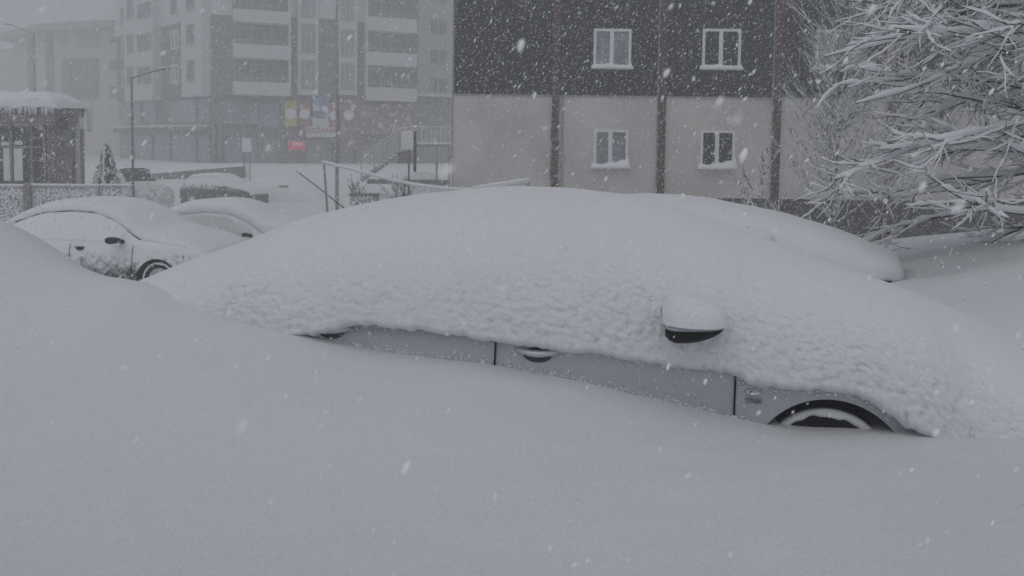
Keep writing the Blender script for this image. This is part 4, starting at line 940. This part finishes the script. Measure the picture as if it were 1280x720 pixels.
def snow_tree():
    tx_, ty_ = 6.85, 8.0; gz = float(ground_z(tx_, ty_)); e = empty('snow_laden_tree', (tx_, ty_, gz), 0, 'tree at the right edge with drooping branches thickly loaded with snow', 'tree')
    tp = curve((0, 0, -.3), (.02, 0, 1), 6.2, 10, wig=.03); MB().tube(tp, np.linspace(.15, .05, 10), 10).build('trunk', M['bark'], e, smooth=True)
    N = 60
    for i in range(N):
        f = (i+.5)/N; z = -.1+4.6*f**1.0; bp = tp[min(9, int((z+.3)/6.2*9))].copy(); bp[2] = z
        az = math.radians(180+random.uniform(-62, 62)) if i % 6 else math.radians(random.uniform(-100, 100))
        L = random.uniform(2.3, 3.75)*(1-.1*f); el = random.uniform(.0, .42)+.18*(1-f)
        limb = curve(bp, (math.cos(az), math.sin(az), el), L, 14, droop=random.uniform(.6, 1.25)*(.40+.75*f), lift=.3, wig=.085)
        r0 = .030*random.uniform(.8, 1.2); rl = np.linspace(r0, .007, 14)
        b = MB(); s = MB(); b.tube(limb, rl, 6); ld = dense(limb, 30); snow_on(s, ld, np.interp(np.linspace(0, 1, 30), np.linspace(0, 1, 14), rl), .035*random.uniform(.8, 1.25))
        for k_ in range(14):
            t = random.uniform(.2, .98); j = min(12, int(t*13)); p = limb[j]+(limb[j+1]-limb[j])*(t*13-j); d = limb[j+1]-limb[j]; d /= np.linalg.norm(d)
            a = random.choice((-1, 1))*math.radians(random.uniform(18, 55)); d2 = np.array([d[0]*math.cos(a)-d[1]*math.sin(a), d[0]*math.sin(a)+d[1]*math.cos(a), d[2]+random.uniform(-.12, .28)])
            L2 = random.uniform(.45, 1.15)*(1.15-.5*t); sub = curve(p, d2, L2, 10, droop=random.uniform(.0, .6), lift=.4, wig=.15); b.tube(sub, np.linspace(.011, .004, 10), 4)
            if random.random() < .93: snow_on(s, dense(sub, 16), .006, .0205*random.uniform(.65, 1.35), 5)
            for m_ in range(4):
                t2 = random.uniform(.2, 1); q = min(8, int(t2*9)); p2 = sub[q]; d3 = sub[q+1]-sub[q]; d3 /= np.linalg.norm(d3); a = random.choice((-1, 1))*math.radians(random.uniform(20, 65))
                d3 = np.array([d3[0]*math.cos(a)-d3[1]*math.sin(a), d3[0]*math.sin(a)+d3[1]*math.cos(a), d3[2]+random.uniform(-.4, .4)])
                tw = curve(p2, d3, random.uniform(.12, .46), 5, wig=.16); b.tube(tw, np.linspace(.0045, .0025, 5), 3, cap=False)
                if random.random() < .85: snow_on(s, tw, .003, .0118*random.uniform(.6, 1.3), 5)
        br = b.build('branch', M['bark'], e); s.build('branch_snow', M['branchsnow'], br, smooth=True, kind='stuff')
snow_tree()
def whip_tree(label, px, Y, H, n, spread, seed, nm='bare_tree', lean=.0, trunk_r=.05, cat='tree', snow=.008, low=.25, up=1.6):
    random.seed(seed); X = (px-640)/F*Y; gz = float(ground_z(X, Y)); e = empty(nm, (X, Y, gz), 0, label, cat)
    tp = curve((0, 0, -.2), (lean, 0, 1), H, 12, wig=.03); tr = np.linspace(trunk_r, trunk_r*.18, 12)
    MB().tube(tp, tr, 8).build('trunk', M['paletwig'], e, smooth=True); b = MB(); s = MB()
    for i in range(n):
        t = random.uniform(low, .95); j = min(10, int(t*11)); p = tp[j]; az = random.uniform(0, 2*math.pi)
        L = spread*random.uniform(.5, 1.1)*(1.2-t*.6); br = curve(p, (math.cos(az), math.sin(az), up*random.uniform(.35, 1.1)), L, 8, droop=-.9, wig=.07)
        b.tube(br, np.linspace(.014, .005, 8), 4, cap=False); snow_on(s, br, .008, snow*1.4, 4)
        for k_ in range(7):
            q = random.randint(1, 5); d = br[q+1]-br[q]; d /= np.linalg.norm(d); d = d+np.array([random.gauss(0, .38), random.gauss(0, .38), random.uniform(-.1, .5)])
            tw = curve(br[q], d, L*random.uniform(.2, .5), 5, droop=-.2, wig=.08); b.tube(tw, np.linspace(.008, .003, 5), 3, cap=False); snow_on(s, tw, .004, snow, 4)
    b.build('crown', M['paletwig'], e); s.build('crown_snow', M['branchsnow'], e, smooth=True, kind='stuff'); return e
whip_tree('slender bare tree with upright frosted twigs before the plaster block', 1046, 17.5, 7.6, 120, 2.5, 101, snow=.0085, low=.2, up=1.15)
whip_tree('thin bare sapling half hidden behind the snow-laden branches', 1106, 18.5, 7.4, 90, 2.2, 102, snow=.008, up=1.2, trunk_r=.045)
whip_tree('leafless shrub of upright twigs beside the red pilaster', 952, 15.5, 2.6, 26, 1.2, 103, nm='bare_shrub', cat='shrub', trunk_r=.02, low=.05, up=1.3)
whip_tree('low tuft of dry twigs right of the utility box', 497, 17.0, 1.9, 44, .95, 104, nm='bare_shrub', cat='shrub', trunk_r=.01, low=.02, up=1.5, snow=.006)
whip_tree('tuft of dry twigs over the utility box', 447, 18.0, 2.0, 44, 1.0, 105, nm='bare_shrub', cat='shrub', trunk_r=.01, low=.02, up=1.8, snow=.006)
# small conical conifer by the railing
Yc = 22.5; Xc = (133-640)/F*Yc; zc = -1.0
cf = empty('small_conifer', (Xc, Yc, zc), 0, 'small dark cone-shaped conifer dusted with snow between pavilion and van', 'tree')
H = W(133, 179, Yc)[2]-zc
MB().tube([(0, 0, -.1), (0, 0, H*.95)], [.06, .01], 7).build('trunk', M['bark'], cf)
b = MB(); s = MB(); random.seed(5)
for i in range(900):
    t = random.random()**.8; z = .12+(H-.12)*t; R = .62*(1-t)**.85+.02; az = random.uniform(0, 2*math.pi); r0 = R*random.uniform(.45, 1); L = .13+.14*(1-t)
    p = np.array([r0*math.cos(az), r0*math.sin(az), z]); d = np.array([math.cos(az)*.5, math.sin(az)*.5, -.6+random.uniform(-.2, .3)])*L; sd = np.array([-math.sin(az), math.cos(az), 0])*.035
    tgt = s if random.random() < .42 else b; o = np.array([0, 0, .012]) if tgt is s else 0
    tgt.add([p-sd+o, p+sd+o, p+d+o+sd*.3, p+d+o-sd*.3, p+d*.5+o+np.array([0, 0, .03])], [(0, 1, 4), (1, 2, 4), (2, 3, 4), (3, 0, 4)])
b.build('crown', mat('conifer_needles', (.030, .040, .034), .9, var=.3), cf); s.build('crown_snow', M['farsnow'], cf, kind='stuff')
q = W(132, 181, 22)[0]-Xc; MB().tube([(q, -.75, -.1), (q, -.6, H*.97)], .025, 6).build('stake', M['pvc'], cf)

# ------------------------------------------------------------------ falling snow
clumps = []
def flakes(n, lo, hi, L0, seed, far=False):
    r = np.random.default_rng(seed); p = r.uniform(lo, hi, (n, 3)); 
    keep = np.linalg.norm(p-np.array([0, 0, CAMZ]), axis=1) > .27; p = p[keep]; n = len(p)
    ax = np.array([.52, .05, .85])[None]+r.normal(0, .22, (n, 3)); ax /= np.linalg.norm(ax, axis=1)[:, None]
    b = np.cross(ax, r.normal(size=(n, 3))); b /= np.linalg.norm(b, axis=1)[:, None]; c = np.cross(ax, b)
    s = L0*r.lognormal(0, .38, n); wd = s*r.uniform(.28, .5, n)
    if not far:                                       # the closest ones get a rounder, ragged clump
        nr = np.linalg.norm(p-np.array([0, 0, CAMZ]), axis=1) < 2.7; clumps.append((p[nr], ax[nr], s[nr]*.6)); p, ax, b, c, s, wd = (q[~nr] for q in (p, ax, b, c, s, wd)); n = len(p)
    if far: V = np.stack([p-ax*s[:, None], p+b*wd[:, None], p-b*wd[:, None]*.5+c*wd[:, None]*.8, p+ax*s[:, None]], 1); f0 = np.array([[0, 2, 1], [0, 1, 3], [1, 2, 3], [0, 3, 2]])
    else: V = np.stack([p-ax*s[:, None], p+b*wd[:, None], p-b*wd[:, None]*.5+c*wd[:, None]*.87, p-b*wd[:, None]*.5-c*wd[:, None]*.87, p+ax*s[:, None]], 1); f0 = np.array([[0, 2, 1], [0, 3, 2], [0, 1, 3], [4, 1, 2], [4, 2, 3], [4, 3, 1]])
    k = V.shape[1]; return V.reshape(-1, 3), (f0[None]+(np.arange(n)*k)[:, None, None]).reshape(-1, 3)
V, Fc = flakes(100000, (-9.5, .3, .4), (9.5, 13, 7.5), .0084, 3); V2, F2 = flakes(125000, (-16, 13, -.6), (16, 21.5, 7.8), .0125, 4, True)
Fc = np.r_[Fc, F2+len(V)]; V = np.r_[V, V2]
_b = bmesh.new(); bmesh.ops.create_icosphere(_b, subdivisions=2, radius=1); _iv = np.array([q.co[:] for q in _b.verts]); _if = np.array([[q.index for q in f.verts] for f in _b.faces]); _b.free()
p, ax, s_ = clumps[0]; r_ = np.random.default_rng(9); pa = np.cross(ax, r_.normal(size=ax.shape)); pa /= np.linalg.norm(pa, axis=1)[:, None]; pb = np.cross(ax, pa)
loc = _iv[None]*(1+.55*perlin(_iv[None]*1.9+r_.uniform(0, 90, (len(p), 1, 1)), 8))[..., None]
cv = p[:, None]+s_[:, None, None]*(loc[..., :1]*ax[:, None]+.42*loc[..., 1:2]*pa[:, None]+.42*loc[..., 2:]*pb[:, None])
Fc = np.r_[Fc, (_if[None]+(np.arange(len(p))*len(_iv))[:, None, None]).reshape(-1, 3)+len(V)]; V = np.r_[V, cv.reshape(-1, 3)]
rawmesh('falling_snow', V, Fc, M['flake'], smooth=True, label='thick slanting snowfall of white flakes filling the air', kind='stuff')

# ------------------------------------------------------------------ haze
hm = bpy.data.materials.new('blizzard_air'); hm.use_nodes = True; n = hm.node_tree; n.nodes.clear()
o = n.nodes.new('ShaderNodeOutputMaterial'); pv = n.nodes.new('ShaderNodeVolumePrincipled'); n.links.new(pv.outputs[0], o.inputs['Volume'])
pv.inputs['Color'].default_value = (.965, .975, .985, 1); pv.inputs['Density'].default_value = .0124; pv.inputs['Anisotropy'].default_value = 0.2
S_ = 640
hz = MB().box(-S_, S_, -120, S_, -4, 21).build('haze', hm, None, label='pale blizzard haze filling the air', kind='stuff')
